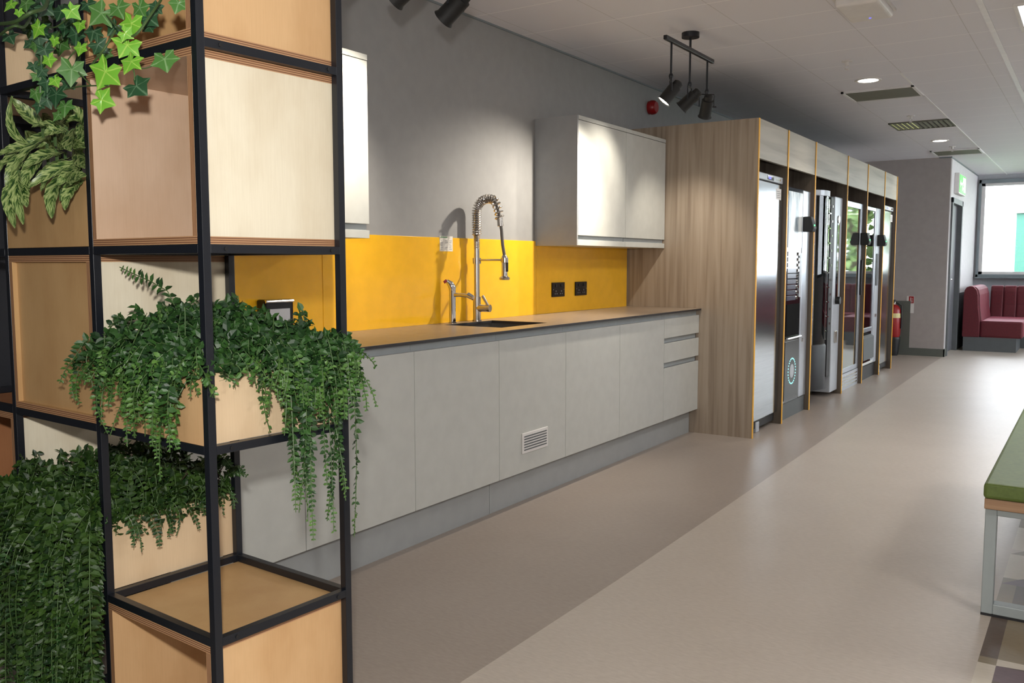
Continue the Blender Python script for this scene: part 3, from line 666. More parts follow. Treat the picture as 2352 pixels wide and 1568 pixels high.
t.part('added_glow_strip', B((.60, cy - .10, .55), (.62, cy - .06, 1.77)), emit('drum_fill_glow', (1, .95, .80), 10), label='hidden white glow strip added to brighten the packs')  # added glowing strip, hidden at the back, to brighten the drum interior
t.part('black_column', MB().tube([(cx + .20, cy + .175, .52), (cx + .20, cy + .175, 1.79)], .045, 20), M['blackmat'], smooth=True)
t.part('black_upright', B((.905, cy + .285, .20), (XF + .004, y0 + .775, 1.80)), M['blackmat'])
t.part('chrome_strip', B((cx + .25, cy + .22, .54), (cx + .257, cy + .25, 1.78)), M['chrome'])
t.part('amber_light', B((cx + .235, cy + .11, .55), (cx + .245, cy + .125, 1.76)), M['led_o'], label='amber light strip')
mb = MB()
for k in range(9): mb.cyl((cx, cy, .60 + k * .13), (cx, cy, .606 + k * .13), rr - .02, n=32)
t.part('shelves', mb, M['white'])
mb = MB()
for k in range(9): mb.box((XF + .003, cy + .315, .67 + k * .13), (XF + .012, cy + .335, .69 + k * .13)); mb.box((cx + .257, cy + .205, .61 + k * .13), (cx + .27, cy + .265, .62 + k * .13))
t.part('door_catches', mb, M['chrome'])
random.seed(5)
for nm, mt in (('red_packs', 'packr'), ('blue_packs', 'packb'), ('gold_packs', 'packy')):
    mb = MB()
    for k in range(8):
        for j in range(4):
            a = random.uniform(.1, 1.5); r = random.uniform(.12, .22); mb.box((cx + r * math.cos(a) - .03, cy + r * math.sin(a) - .03, .607 + k * .13), (cx + r * math.cos(a) + .03, cy + r * math.sin(a) + .03, .607 + k * .13 + random.uniform(.05, .10)))
    o = t.part('food_packs', mb, M[mt]); o['kind'] = 'stuff'
for yy in (y0 + .06, y1 - .1): t.part('foot', MB().cyl((.45, yy, 0), (.45, yy, .12), .03), M['blackmat'])
t.part('front_foot', MB().cyl((.72, y1 - .12, 0), (.72, y1 - .12, .05), .025), M['blackmat'])
# glass door fridge
y0, y1, XF = 8.60, 9.385, .945
t = T('glass_door_fridge', 'silver-framed glass-door drinks fridge reflecting the windows, fourth in the housing', 'fridge', (.6, 8.99, 0))
mb = MB(); mb.box((.25, y0, .0), (.27, y1, 1.81)); mb.box((.27, y0, 0), (XF - .05, y0 + .03, 1.81)); mb.box((.27, y1 - .03, 0), (XF - .05, y1, 1.81)); mb.box((.27, y0 + .03, 1.77), (XF - .05, y1 - .03, 1.81)); mb.box((.27, y0 + .03, .02), (XF - .05, y1 - .03, .16))
t.part('body', mb, M['silver'])
mb = MB(); w = .055
mb.box((XF - .05, y0, .165), (XF, y0 + w, 1.805)); mb.box((XF - .05, y1 - w - .02, .165), (XF, y1, 1.805)); mb.box((XF - .05, y0 + w, 1.75), (XF, y1 - w - .02, 1.805)); mb.box((XF - .05, y0 + w, .165), (XF, y1 - w - .02, .21))
d = t.part('door', mb, M['steelfr'], bevel=.003)
t.part('door_glass', B((XF - .012, y0 + w, .21), (XF - .006, y1 - w - .02, 1.75)), plain('mirror_tinted_glass', (.30, .32, .32), .03, .9), parent=d, label='mirror-like glass pane')
t.part('vent_base', B((XF - .05, y0 + .01, .0), (XF, y1, .16)), M['silver'])
mb = MB()
for k in range(4): mb.box((XF, y0 + .04, .03 + k * .03), (XF + .003, y1 - .04, .042 + k * .03))
t.part('vent_slats', mb, M['chromeb']); t.part('door_handle', B((XF + .002, y1 - .05, .9), (XF + .02, y1 - .03, 1.25)), M['blackmat'], bevel=.003)
reader(y1 - .04, 1.46, XF + .003, 'black card reader on the glass-door fridge, middle of the three', 0)
# snack machine
y0, y1, XF = 9.435, 10.225, .945
t = T('snack_machine', 'snack vending machine with a column of bright lights behind glass, fifth in the housing', 'vending machine', (.6, 9.83, 0))
mb = MB(); mb.box((.2, y0, .12), (.22, y1, 1.81)); mb.box((.22, y0, .12), (XF - .05, y0 + .03, 1.81)); mb.box((.22, y1 - .2, .12), (XF - .05, y1, 1.81)); mb.box((.22, y0 + .03, 1.77), (XF - .05, y1 - .2, 1.81)); mb.box((.22, y0 + .03, .12), (XF - .05, y1 - .2, .50))
t.part('body', mb, M['silver'])
t.part('base', B((.4, y0 + .01, 0), (XF - .01, y1 - .01, .14)), M['blackmat'])
mb = MB(); mb.box((XF - .05, y0, .50), (XF, y0 + .04, 1.80)); mb.box((XF - .05, y0 + .04, 1.76), (XF, y0 + .55, 1.80)); mb.box((XF - .05, y0 + .04, .50), (XF, y0 + .55, .545)); mb.box((XF - .05, y0 + .55, .15), (XF, y0 + .59, 1.80))
t.part('window_frame', mb, M['steelfr'], bevel=.004)
t.part('window_pane', B((XF - .012, y0 + .04, .545), (XF - .008, y0 + .55, 1.76)), M['glass'])
t.part('right_panel', B((XF - .05, y0 + .59, .15), (XF + .004, y1, 1.80)), M['silver'], bevel=.005)
t.part('keypad', B((XF + .004, y0 + .62, .98), (XF + .010, y0 + .72, 1.32)), M['blackmat'], bevel=.003)
t.part('lock', MB().cyl((XF + .004, y0 + .66, .66), (XF + .016, y0 + .66, .66), .018), M['chromeb'])
t.part('lower_panel', B((XF - .05, y0, .15), (XF - .004, y0 + .55, .50)), M['blackgloss'])
t.part('bin_flap', MB().prism([(XF - .004, .47), (XF + .03, .45), (XF + .035, .22), (XF - .004, .20)], 1, y0 + .04, y0 + .53), M['trimgrey'], bevel=.004)
t.part('tray_lip', B((XF - .004, y0 + .02, .165), (XF + .018, y0 + .56, .19)), M['chrome'])
mb = MB(); mb2 = MB()
for k in range(9): mb.cyl((.905, y0 + .30, .62 + k * .125), (.905, y0 + .31, .62 + k * .125), .019, n=12)
t.part('shelf_lights', mb, M['led_w'], label='column of bright white lights')
for k in range(7): mb2.box((.25, y0 + .03, .60 + k * .165), (.85, y0 + .56, .606 + k * .165))
t.part('shelves', mb2, M['silver'])
random.seed(9)
for mt in ('packr', 'packb', 'packy', 'pack'):
    mb = MB()
    for k in range(7):
        for j in range(2):
            yy = y0 + .12 + random.random() * .38; mb.box((.68, yy, .607 + k * .165), (.80, yy + .06, .607 + k * .165 + random.uniform(.06, .13)))
    o = t.part('snack_packs', mb, M[mt]); o['kind'] = 'stuff'
reader(y0 + .70, 1.46, XF + .0055, 'black card reader on the snack machine, farthest of the three', 0)

# ================================================================ WALL ITEMS, FAR END
t = T('alarm_sounder', 'red round fire alarm sounder on the wall above the housing', 'alarm', (0, 6.36, 2.40))
t.part('base', MB().cyl((.0, 6.36, 2.41), (.02, 6.36, 2.41), .05), M['red']); t.part('dome', MB().tube([(.02, 6.36, 2.41), (.045, 6.36, 2.41), (.06, 6.36, 2.41)], [.055, .052, .040], 28), M['red'], smooth=True)
ex, ey = .705, 12.55
t = T('fire_extinguisher', 'red fire extinguisher on a dark stand against the far end wall', 'fire extinguisher', (ex, ey, .0))
t.part('cylinder', MB().tube([(ex, ey, .24), (ex, ey, .27), (ex, ey, .60), (ex, ey, .65), (ex, ey, .675)], [.07, .085, .085, .06, .028], 28), M['red'], smooth=True)
t.part('label_band', MB().tube([(ex, ey, .50), (ex, ey, .56)], .0862, 28), plain('cream_label', (.72, .62, .30), .5), label='cream label band')
t.part('valve', MB().tube([(ex, ey, .675), (ex, ey, .71)], .018, 12), M['chromeb'])
mb = MB(); mb.box((ex - .01, ey - .09, .70), (ex + .01, ey + .02, .712)); mb.box((ex - .01, ey - .09, .725), (ex + .01, ey + .02, .735)); t.part('lever_handle', mb, M['blackmat'])
t.part('discharge_hose', MB().tube([(ex + .02, ey, .70), (ex + .09, ey - .01, .66), (ex + .10, ey - .02, .5), (ex + .095, ey - .02, .36)], .010, 10), M['blackmat'], smooth=True)
t.part('stand', MB().tube([(ex, ey, .0), (ex, ey, .04), (ex, ey, .22), (ex, ey, .245)], [.06, .07, .09, .088], 28), M['blackmat'], label='black stand under the extinguisher')
t = T('extinguisher_sign', 'small red and white extinguisher sign on the far end wall', 'sign', (.885, 12.66, .56))
t.part('plate', B((.835, 12.664, .56), (.925, 12.6695, .785)), M['white']); t.part('red_field', B((.862, 12.661, .69), (.922, 12.664, .782)), M['red'])
mb = MB(); mb.box((.880, 12.659, .70), (.888, 12.661, .765)); mb.box((.897, 12.659, .70), (.905, 12.661, .73)); mb.prism([(.897, .742), (.908, .742), (.9025, .760)], 1, 12.659, 12.661); t.part('symbol', mb, M['white'])
t = T('exit_sign', 'green and white running-man exit sign mounted on the side wall above the door', 'exit sign', (1.31, 13.35, 2.18))
t.part('housing', B((1.301, 13.02, 2.13), (1.36, 13.66, 2.40)), M['white'], bevel=.006)
t.part('face', B((1.36, 13.04, 2.15), (1.366, 13.64, 2.38)), M['exitg'])
mb = MB(); X = 1.3665
mb.box((X, 13.44, 2.17), (X + .002, 13.60, 2.36))       # doorway
mb.cyl((X, 13.36, 2.345), (X + .002, 13.36, 2.345), .018, n=14)
mb.box((X, 13.32, 2.255), (X + .002, 13.37, 2.322)); mb.box((X, 13.37, 2.295), (X + .002, 13.42, 2.312)); mb.box((X, 13.27, 2.265), (X + .002, 13.32, 2.282)); mb.box((X, 13.30, 2.18), (X + .002, 13.325, 2.255)); mb.box((X, 13.355, 2.205), (X + .002, 13.415, 2.228))
mb.add([(X, 13.06, 2.265), (X, 13.13, 2.32), (X, 13.13, 2.21)], [(0, 1, 2)]); mb.box((X, 13.13, 2.25), (X + .002, 13.23, 2.28))
t.part('running_figure', mb, M['exitw'])
# banquette
def banquette(name, lb, parts):
    pass
t = T('banquette', 'crimson channel-backed corner banquette on a dark plinth under the far window', 'banquette seat', (2.2, 14.9, 0))
Ya = 13.75
# left run along side wall : profile in x,z extruded in y
prof = [(1.385, .195), (1.60, .195), (1.60, .43), (1.575, .60), (1.565, .78), (1.545, .85), (1.505, .895), (1.46, .90), (1.42, .885), (1.395, .84), (1.387, .77)]
t.part('end_back', MB().prism(prof, 1, Ya, Ya + .06), M['velvet'], bevel=.01, label='smooth crimson end of the backrest')
y = Ya + .06; k = 0
while y < 15.0:
    t.part('back_channel', MB().prism([(x + (.02 if x > 1.5 and z > .3 else 0), z) for x, z in prof], 1, y, min(y + .15, 15.02)), M['velvet'], bevel=.022, seg=3); y += .153
t.part('seat', B((1.605, Ya, .195), (2.125, 15.0, .425)), M['velvet'], bevel=.03, seg=4)
t.part('seat', B((2.13, 14.50, .195), (5.6, 15.0, .425)), M['velvet'], bevel=.03, seg=4)
x = 1.60
while x < 5.55:
    t.part('back_channel', MB().prism([(15.03, .195), (15.03, .43), (15.06, .60), (15.07, .80), (15.10, .87), (15.15, .89), (15.20, .87), (15.22, .80), (15.22, .195)], 0, x, x + .17), M['velvet'], bevel=.022, seg=3); x += .173
mb = MB(); mb.box((1.40, Ya + .02, 0), (2.05, 15.0, .195)); mb.box((2.05, 14.56, 0), (5.55, 15.2, .195)); t.part('plinth', mb, M['trimgrey'], label='dark grey plinth')

# bench on the right
t = T('upholstered_bench', 'bench with an olive green seat pad and pale grey steel frame at the right edge', 'bench', (2.95, 4.2, 0))
BX0, BX1, BY0, BY1 = 2.65, 3.10, 3.36, 5.4
t.part('seat_pad', B((BX0, BY0, .418), (BX1, BY1, .472)), M['greenc'], bevel=.012, seg=3)
t.part('piping', MB().tube([(BX0 + .004, BY0 + .012, .463), (BX0 + .012, BY0 + .002, .463), (BX1 - .012, BY0 + .002, .463)], .0025, 8), M['greenc'])
t.part('base_board', B((BX0 + .004, BY0 + .01, .381), (BX1 - .004, BY1 - .01, .417)), M['benchwood'], bevel=.002)
for y in (BY0 + .03, BY1 - .09):
    q = .036; a, b = BX0 + .006, BX1 - .006; y2 = y + .05
    L = t.part('leg_frame', MB().box((a, y, .008), (a + q, y2, .381)).box((b - q, y, .008), (b, y2, .381)).box((a + q, y, .008), (b - q, y2, .008 + q)).box((a + q, y, .381 - q * .7), (b - q, y2, .381)), M['benchfr'], bevel=.003)
    t.part('foot_strip', B((a, y, 0), (b, y2, .008)), M['blackmat'], parent=L)
t.part('long_rail', B((BX1 - .10, BY0 + .08, .35), (BX1 - .06, BY1 - .09, .381)), M['benchfr'])

# ================================================================ TRACK SPOTLIGHTS
def fixture(yc, lb, aims, x=.867):
    t = T('track_spotlight', lb, 'spotlight', (x, yc, CZ), group='three-head black spotlight bars')
    t.part('ceiling_plate', MB().cyl((x, yc, CZ - .028), (x, yc, CZ), .052, n=32), M['black'])
    t.part('stem', MB().cyl((x, yc, 2.475), (x, yc, CZ - .028), .007, n=12), M['black'])
    t.part('bar', B((x - .011, yc - .365, 2.462), (x + .011, yc + .365, 2.486)), M['black'], bevel=.003)
    for dy, aim, lit in zip((-.275, 0, .275), aims, (1, 1, 1)):
        y = yc + dy; zt = 2.27
        r = t.part('drop_rod', MB().cyl((x, y, zt), (x, y, 2.462), .006, n=12), M['black'])
        t.part('swivel', MB().tube([(x, y, zt + .02), (x, y, zt + .008), (x, y, zt - .012)], [.009, .014, .009], 12), M['black'], parent=r)
        d = Vector(aim).normalized(); C = Vector((x, y, zt - .085))
        side = d.cross(Vector((0, 0, 1))).normalized()
        # yoke
        w = .047; top = Vector((x, y, zt - .005))
        t.part('yoke', MB().tube([C + side * w, C + side * w + Vector((0, 0, .075)), C - side * w + Vector((0, 0, .075)), C - side * w], .004, 8), M['black'])
        hb = MB().tube([C - d * .075, C - d * .07, C - d * .045, C - d * .043, C + d * .055, C + d * .066], [.018, .026, .028, .036, .037, .043], 28, cap=False)
        hb.cyl(C - d * .076, C - d * .074, .018); hb.tube([C + d * .066, C + d * .048], [.0425, .034], 28, cap=False); hb.open = True
        h = t.part('lamp_head', hb, M['lampblack'], smooth=True)
        t.part('knob', MB().tube([C + side * .036, C + side * .060], .006, 10), M['black'], parent=h)
        t.part('lens', MB().tube([C + d * .058, C + d * .0605, C + d * .066], [.0385, .036, .012], 28), M['glow'], parent=h, label='glowing lamp face')
fixture(5.046, 'black three-head spotlight bar hanging over the worktop end, near the wood housing', [q[0] for q in HEADS[0][1]])
fixture(2.47, 'black spotlight bar cut off by the top edge near the shelving', [q[0] for q in HEADS[1][1]])
# nudge: only the rear head faces out of sight
# ================================================================ RACK
RX, RY, RR = 1.428, 1.158, -.0628
SXC, SYC, HZ = .432, .364, .0092
LV = [.0125, .4233, .8337, 1.2500, 1.6602, 2.0705]
cr_, sr_ = math.cos(RR), math.sin(RR)
def RL(x, y, z): return Vector((RX + cr_ * x - sr_ * y, RY + sr_ * x + cr_ * y, z))
rack = T('shelving_frame', 'tall black square-tube open shelving frame in the left foreground holding plywood boxes', 'shelving', (RX, RY, 0), RR, local=True)
for i in range(4):
    for yy in (0, SYC):
        x = -i * SXC
        rack.part('post', B((x - HZ, yy - HZ, 0), (x + HZ, yy + HZ, 2.08)), M['black'], bevel=.001)
for z in LV:
    for i in range(3):
        for yy in (0, SYC): rack.part('rail', B((-(i + 1) * SXC + HZ, yy - HZ, z - HZ), (-i * SXC - HZ, yy + HZ, z + HZ)), M['black'], bevel=.001)
    for i in range(4):
        x = -i * SXC; rack.part('rail', B((x - HZ, HZ, z - HZ), (x + HZ, SYC - HZ, z + HZ)), M['black'], bevel=.001)
for z in LV[1:5]:
    for yy in (.045, .33): rack.part('bolt', MB().cyl((HZ, yy, z), (HZ + .0025, yy, z), .0045, n=12), M['blackmat'])

TH = .016
def board(a, b, thick_axis, mats):
    """plywood board: faces normal to thick_axis take material 0, the four thin edges show the layers"""
    mb = MB(); mb.box(a, b); ax = thick_axis; lo = min(a[ax], b[ax]); hi = max(a[ax], b[ax])
    for fi, f in enumerate(mb.f):
        vs = [mb.v[i] for i in f]; zs = [v[ax] for v in vs]
        if max(zs) - min(zs) > 1e-6: mb.mi[fi] = 1; mb.uv[fi] = [(0, (v[ax] - lo) / (hi - lo)) for v in vs]
        else: mb.uv[fi] = [(0, 0)] * 4
    return mb
def cell(i, r):  # returns local x0,x1,y0,y1,z0,z1 between bars
    return (-(i + 1) * SXC + HZ + .001, -i * SXC - HZ - .001, -HZ + .001, SYC + HZ - .001, LV[r] + HZ + .0008, LV[r + 1] - HZ - .0008)
GRP = {'box': 'open plywood cube boxes in the shelving', 'planter': 'low plywood planter boxes in the shelving'}
def plybox(i, r, lb, inner='pink', outer='pale', back=True, gap=0, reverse=False):
    x0, x1, y0, y1, z0, z1 = cell(i, r); z1 -= gap
    bo = T('plywood_box', lb, 'box', RL((x0 + x1) / 2, (y0 + y1) / 2, z0), RR, group=GRP['box'], local=True)
    w = (x1 - x0) / 2; d = (y1 - y0) / 2; h = z1 - z0
    P = lambda n, a, b, ax, c: bo.part(n, board(a, b, ax, None), [PLY[c], M['edge']])
    P('top_board', (-w, -d, h - TH), (w, d, h), 2, inner if r else 'honey')
    P('bottom_board', (-w, -d, 0), (w, d, TH), 2, inner)
    P('side_board', (-w, -d, TH), (-w + TH, d, h - TH), 0, inner)
    P('side_board', (w - TH, -d, TH), (w, d, h - TH), 0, outer)
    if reverse: P('back_board', (-w + TH, -d + .012, TH), (w - TH, -d + .012 + TH, h - TH), 1, inner)
    elif back: P('back_board', (-w + TH, d - TH, TH), (w - TH, d, h - TH), 1, inner)
    return bo
def planter(i, r, lb, front='tan', side='cream', h=.165):
    x0, x1, y0, y1, z0, z1 = cell(i, r)
    bo = T('plywood_planter', lb, 'planter', RL((x0 + x1) / 2, (y0 + y1) / 2, z0), RR, group=GRP['planter'], local=True)
    w = (x1 - x0) / 2; d = (y1 - y0) / 2
    P = lambda n, a, b, ax, c: bo.part(n, board(a, b, ax, None), [PLY[c], M['edge']])
    P('bottom_board', (-w + TH, -d + TH, 0), (w - TH, d - TH, TH), 2, 'cream')
    P('front_board', (-w, -d, 0), (w - .0005, -d + TH, h), 1, front); P('back_board', (-w, d - TH, 0), (w - .0005, d, h), 1, front)
    P('side_board', (-w, -d + TH, 0), (-w + TH, d - TH, h), 0, side); P('side_board', (w - TH, -d + TH, 0), (w, d - TH, h), 0, side)
    s = MB(); s.box((-w + TH, -d + TH, TH), (w - TH, d - TH, h - .02)); o = bo.part('moss_filling', s, M['soil'])
    return bo
# column A (nearest), B, C
plybox(0, 0, 'open plywood box at the foot of the nearest shelving column', 'tan', 'tan')
planter(0, 2, 'plywood planter under the mid-height fern in the nearest column', 'tan', 'cream')
plybox(0, 3, 'pale open plywood box at eye level in the nearest column, above the fern', 'pink', 'pale')
plybox(0, 4, 'open plywood box cut by the top edge behind the ivy leaves', 'honey', 'tan')
planter(1, 1, 'low plywood planter below, nearly hidden by the hanging fern mass', 'cream', 'cream')
plybox(1, 2, 'plywood box with its back turned forward in the second column, left of the mid-height fern', 'honey', 'pale', reverse=True)
planter(1, 3, 'plywood planter under the variegated plant in the second column', 'honey', 'pale')
plybox(2, 1, 'dark open plywood box at the left edge above the hanging fern mass', 'brown', 'pale')
planter(2, 4, 'plywood planter holding the ivy at the top left', 'tan', 'cream', h=.15)

# ================================================================ PLANTS
def leaf_pts(c, d, nrm, L, W, fold=.15):
    """little pointed oval leaf: base c, direction d, normal nrm"""
    s = d.cross(nrm).normalized()
    P = [c, c + d * L * .3 + s * W * .46 + nrm * fold * W, c + d * L * .65 + s * W * .42 + nrm * fold * W, c + d * L - nrm * .1 * L, c + d * L * .65 - s * W * .42 + nrm * fold * W, c + d * L * .3 - s * W * .46 + nrm * fold * W, c + d * L * .5]
    return P, [(0, 1, 6), (1, 2, 6), (2, 3, 6), (3, 4, 6), (4, 5, 6), (5, 0, 6)]
def strand(mbL, mbT, mbS, pts, L0, rnd, every=.011, tip=.25, wid=.66, wild=0):
    """polyline pts -> stem and paired leaves"""
    seg = [0]
    for a, b in zip(pts[:-1], pts[1:]): seg.append(seg[-1] + (b - a).length)
    tot = seg[-1]
    if tot < .02: return
    mbS.tube(pts, [.0012] * len(pts), 4, cap=False)
    s = .004; j = 0; ph = rnd.random() * 6.28
    while s < tot:
        while j < len(seg) - 2 and seg[j + 1] < s: j += 1
        u = (s - seg[j]) / max(1e-6, seg[j + 1] - seg[j]); p = pts[j].lerp(pts[j + 1], u); t = (pts[j + 1] - pts[j]).normalized()
        a = t.cross(Vector((math.cos(ph), math.sin(ph), .2))).normalized(); b = t.cross(a)
        f = s / tot; L = L0 * (1 - .62 * max(0, f - .45) / .55) * rnd.uniform(.8, 1.15)
        for sg in (1, -1):
            d = (a * sg * .9 + t * rnd.uniform(.15, .75) + b * rnd.uniform(-.35 - wild, .35 + wild)).normalized()
            nrm = (b + a * rnd.uniform(-.3 - wild, .3 + wild) + Vector((rnd.uniform(-.5, .5) * wild, rnd.uniform(-.5, .5) * wild, .25 + .3 * wild))).normalized(); nrm = (nrm - d * nrm.dot(d)).normalized()
            P, F = leaf_pts(p, d, nrm, L, L * wid)
            (mbT if f > 1 - tip else mbL).add(P, F)
        ph += rnd.uniform(-.25, .25); s += every * (1 - .45 * max(0, f - .5)) * rnd.uniform(.85, 1.15)
def trail(p0, out, rise, reach, drop, rnd, n=12, wob=.012):
    """from p0 up and outward then hanging down; pts"""
    pts = []; out = Vector(out).normalized()
    wx, wy = rnd.uniform(-1, 1), rnd.uniform(-1, 1)
    for k in range(n + 1):
        u = k / n
        if u < .35: q = u / .35; p = Vector(p0) + out * reach * (1 - math.cos(q * PI / 2)) * .6 + Vector((0, 0, rise * math.sin(q * PI / 2)))
        else:
            q = (u - .35) / .65; p = Vector(p0) + out * reach * (.6 + .4 * math.sin(q * PI / 2)) + Vector((0, 0, rise - (rise + drop) * (q ** 1.35)))
        p += Vector((wx * math.sin(u * 5 + wy), wy * math.cos(u * 4.2 + wx), 0)) * wob * u
        pts.append(p)
    return pts
def build_plant(name, lb, root, parts_mb, mats):
    t = T(name, lb, 'plant', RL(*root), RR, local=True)
    off = Vector(root)
    for nm, mb, mt in zip(('foliage', 'young_tips', 'stems'), parts_mb, mats):
        mb.v = [tuple(Vector(v) - off) for v in mb.v]; mb.open = True; t.part(nm, mb, mt, smooth=False)
    return t
# --- mid height fern, column A row 2 : local coordinates of the rack
rnd = random.Random(11)
Lf, Tp, St = MB(), MB(), MB()
zs = LV[2] + .15
def clampx(pts): return pts
def inbox(p, x0, x1, y0, y1): return x0 < p.x < x1 and y0 < p.y < y1
# dome
def bound(pts, x0, x1, y0, y1): return [Vector((min(max(p.x, x0), x1), min(max(p.y, y0), y1), p.z)) for p in pts]
for k in range(380):
    x = rnd.uniform(-.42, -.01); y = rnd.uniform(.0, .36)
    ang = rnd.uniform(0, 6.28); out = Vector((math.cos(ang), math.sin(ang), 0))
    h = .125 + .045 * math.exp(-((x + .20) / .12) ** 2) + rnd.uniform(-.05, .01) - (.03 if x > -.10 else 0) - (.035 if y > .2 else 0)
    if y < .06: h *= .85
    pts = trail((x, y, zs - .01), out, rnd.uniform(.45, 1.1) * h, rnd.uniform(.02, .08), rnd.uniform(-.06, .02), rnd, n=8, wob=.03)
    strand(Lf, Tp, St, bound(pts, -.452, .05, -.07, .40), rnd.uniform(.021, .029), rnd, every=.013, tip=.10, wild=1)
# over the front (-y): clumps
def over_front(n, xa, xb, da, db, L=.019):
    for k in range(n):
        x = rnd.uniform(xa, xb); y = rnd.uniform(-.0, .08)
        pts = trail((x, y, zs), (rnd.uniform(-.5, .5), -1, 0), rnd.uniform(.02, .08), y + rnd.uniform(.025, .08), rnd.uniform(da, db), rnd, wob=.03)
        strand(Lf, Tp, St, pts, L * rnd.uniform(.95, 1.35), rnd, tip=.3, wild=.8, every=.0125)
over_front(34, -.37, -.0, -.02, .04); over_front(34, -.30, -.04, .03, .10); over_front(10, -.27, -.18, .09, .15); over_front(14, -.15, -.04, .08, .15)
over_front(7, -.43, -.36, .02, .06)
for (x, dr, ox) in ((-.085, .215, -.1), (-.23, .16, .1), (-.12, .17, .2), (-.40, .09, -.8), (-.42, .08, -.6), (-.41, .07, -1.0)):
    strand(Lf, Tp, St, trail((x, .03, zs), (ox, -1, 0), .04, .085, dr, rnd, wob=.02), .019, rnd, tip=.35, wild=.4)
# over the right face (+x)
def over_right(n, ya, yb, da, db, L=.019, ry=0):
    for k in range(n):
        y = rnd.uniform(ya, yb); x = rnd.uniform(-.08, .0)
        pts = trail((x, y, zs), (1, rnd.uniform(-.4, .4) + ry, 0), rnd.uniform(.02, .08), -x + rnd.uniform(.015, .06), rnd.uniform(da, db), rnd, wob=.03)
        strand(Lf, Tp, St, pts, L * rnd.uniform(.95, 1.35), rnd, tip=.3, wild=.8, every=.0125)
over_right(22, .0, .36, -.01, .04); over_right(22, .12, .36, .02, .09); over_right(18, .22, .37, .06, .15); over_right(5, .14, .20, .08, .14)
for k in range(14):   # long hanging groups
    y = rnd.uniform(.17, .25) if k < 8 else rnd.uniform(.30, .365)
    dr = rnd.uniform(.26, .42)
    pts = trail((-.03, y, zs), (1, .1, 0), .05, .05 + rnd.uniform(-.015, .03), dr, rnd, n=18, wob=.022)
    strand(Lf, Tp, St, pts, rnd.uniform(.019, .025), rnd, tip=.15, wild=.45, every=.0135)
over_right(8, .32, .36, .0, .10, ry=.5)
for k in range(8):
    pts = trail((-.02, .34, zs), (1, .8, 0), .05, rnd.uniform(.05, .09), rnd.uniform(.02, .12), rnd, wob=.03)
    strand(Lf, Tp, St, pts, .018, rnd, tip=.4, wild=.5)
# upright sprig at the top left
sp = [Vector(q) for q in [(-0.162, 0.03, 1.13), (-0.186, 0.03, 1.16), (-0.254, 0.03, 1.181), (-0.334, 0.03, 1.2), (-0.38, 0.03, 1.212)]]
strand(Lf, Tp, St, sp, .024, rnd, every=.02, tip=.3)
for k in range(14):
    x = rnd.uniform(-.25, -.15); pts = trail((x, .06, zs + .05), (rnd.uniform(-1, 1), rnd.uniform(-1, 1), 0), rnd.uniform(.06, .10), .05, -.05, rnd, wob=.03); strand(Lf, Tp, St, pts, .019, rnd, wild=.6)
build_plant('trailing_fern', 'dense green button-leaf fern spilling from the mid-height planter with strands hanging right', (-.21, .18, zs - .02), (Lf, Tp, St), (M['fern'], M['ferntip'], M['stem']))
# --- low fern, column B row 1
rnd = random.Random(23)
Lf, Tp, St = MB(), MB(), MB(); zs = LV[1] + .15
for k in range(240):
    x = rnd.uniform(-.85, -.44); y = rnd.uniform(.0, .35); ang = rnd.uniform(0, 6.28)
    pts = trail((x, y, zs - .01), (math.cos(ang), math.sin(ang), 0), rnd.uniform(.05, .155), rnd.uniform(.02, .08), rnd.uniform(-.05, .02), rnd, n=8, wob=.03)
    strand(Lf, Tp, St, bound(pts, -.91, -.38, -.09, .40), rnd.uniform(.021, .029), rnd, every=.014, tip=.1, wild=1)
for k in range(230):   # curtain over the front
    x = rnd.uniform(-.88, -.34); y = rnd.uniform(-.02, .06)
    dr = rnd.uniform(.06, .66); lim = .66 if x > -.74 else (.30 + (x + .90) * 1.2)
    dr = min(dr, lim * rnd.uniform(.8, 1), zs - .02)
    far = rnd.uniform(.03, .13)
    pts = trail((x, y, zs), (rnd.uniform(-.35, .2), -1, 0), rnd.uniform(.02, .09), y + far, dr, rnd, n=18, wob=.03)
    pts = [Vector((max(-.90, min(p.x, -.455 + max(0, -p.y - .02) * 1.6)), p.y, max(.012, p.z))) for p in pts]
    strand(Lf, Tp, St, pts, rnd.uniform(.021, .029), rnd, every=.0145, tip=.18, wild=.75)
for k in range(14):    # over the right side into the empty cell
    y = rnd.uniform(.03, .34); dr = rnd.uniform(-.02, .02) + (.03 if y < .2 else 0)
    pts = trail((-.46, y, zs), (1, rnd.uniform(-.3, .3), 0), rnd.uniform(.03, .06), rnd.uniform(.05, .09), dr, rnd); strand(Lf, Tp, St, pts, .019, rnd, tip=.3)
for k in range(8):
    pts = trail((rnd.uniform(-.52, -.44), .33, zs), (.6, rnd.uniform(-.2, .6), 0), rnd.uniform(.08, .14), .07, -.08, rnd); strand(Lf, Tp, St, pts, .022, rnd)
low = build_plant('trailing_fern', 'large dark green fern mass hanging to the floor at the lower left', (-.65, .18, zs - .02), (Lf, Tp, St), (M['ferndk'], M['fern'], M['stem']))
mb = MB(); rnd = random.Random(2)
for k in range(7):
    p = Vector((rnd.uniform(-.53, -.46), rnd.uniform(.2, .3), zs)); pts = [p]
    for j in range(5): pts.append(pts[-1] + Vector((rnd.uniform(-.02, .02), rnd.uniform(-.02, .02), .022)))
    mb.tube(pts, .0015, 5)
off = Vector((-.65, .18, zs - .02)); mb.v = [tuple(Vector(v) - off) for v in mb.v]; low.part('twigs', mb, M['twig'], label='bare brown twigs')

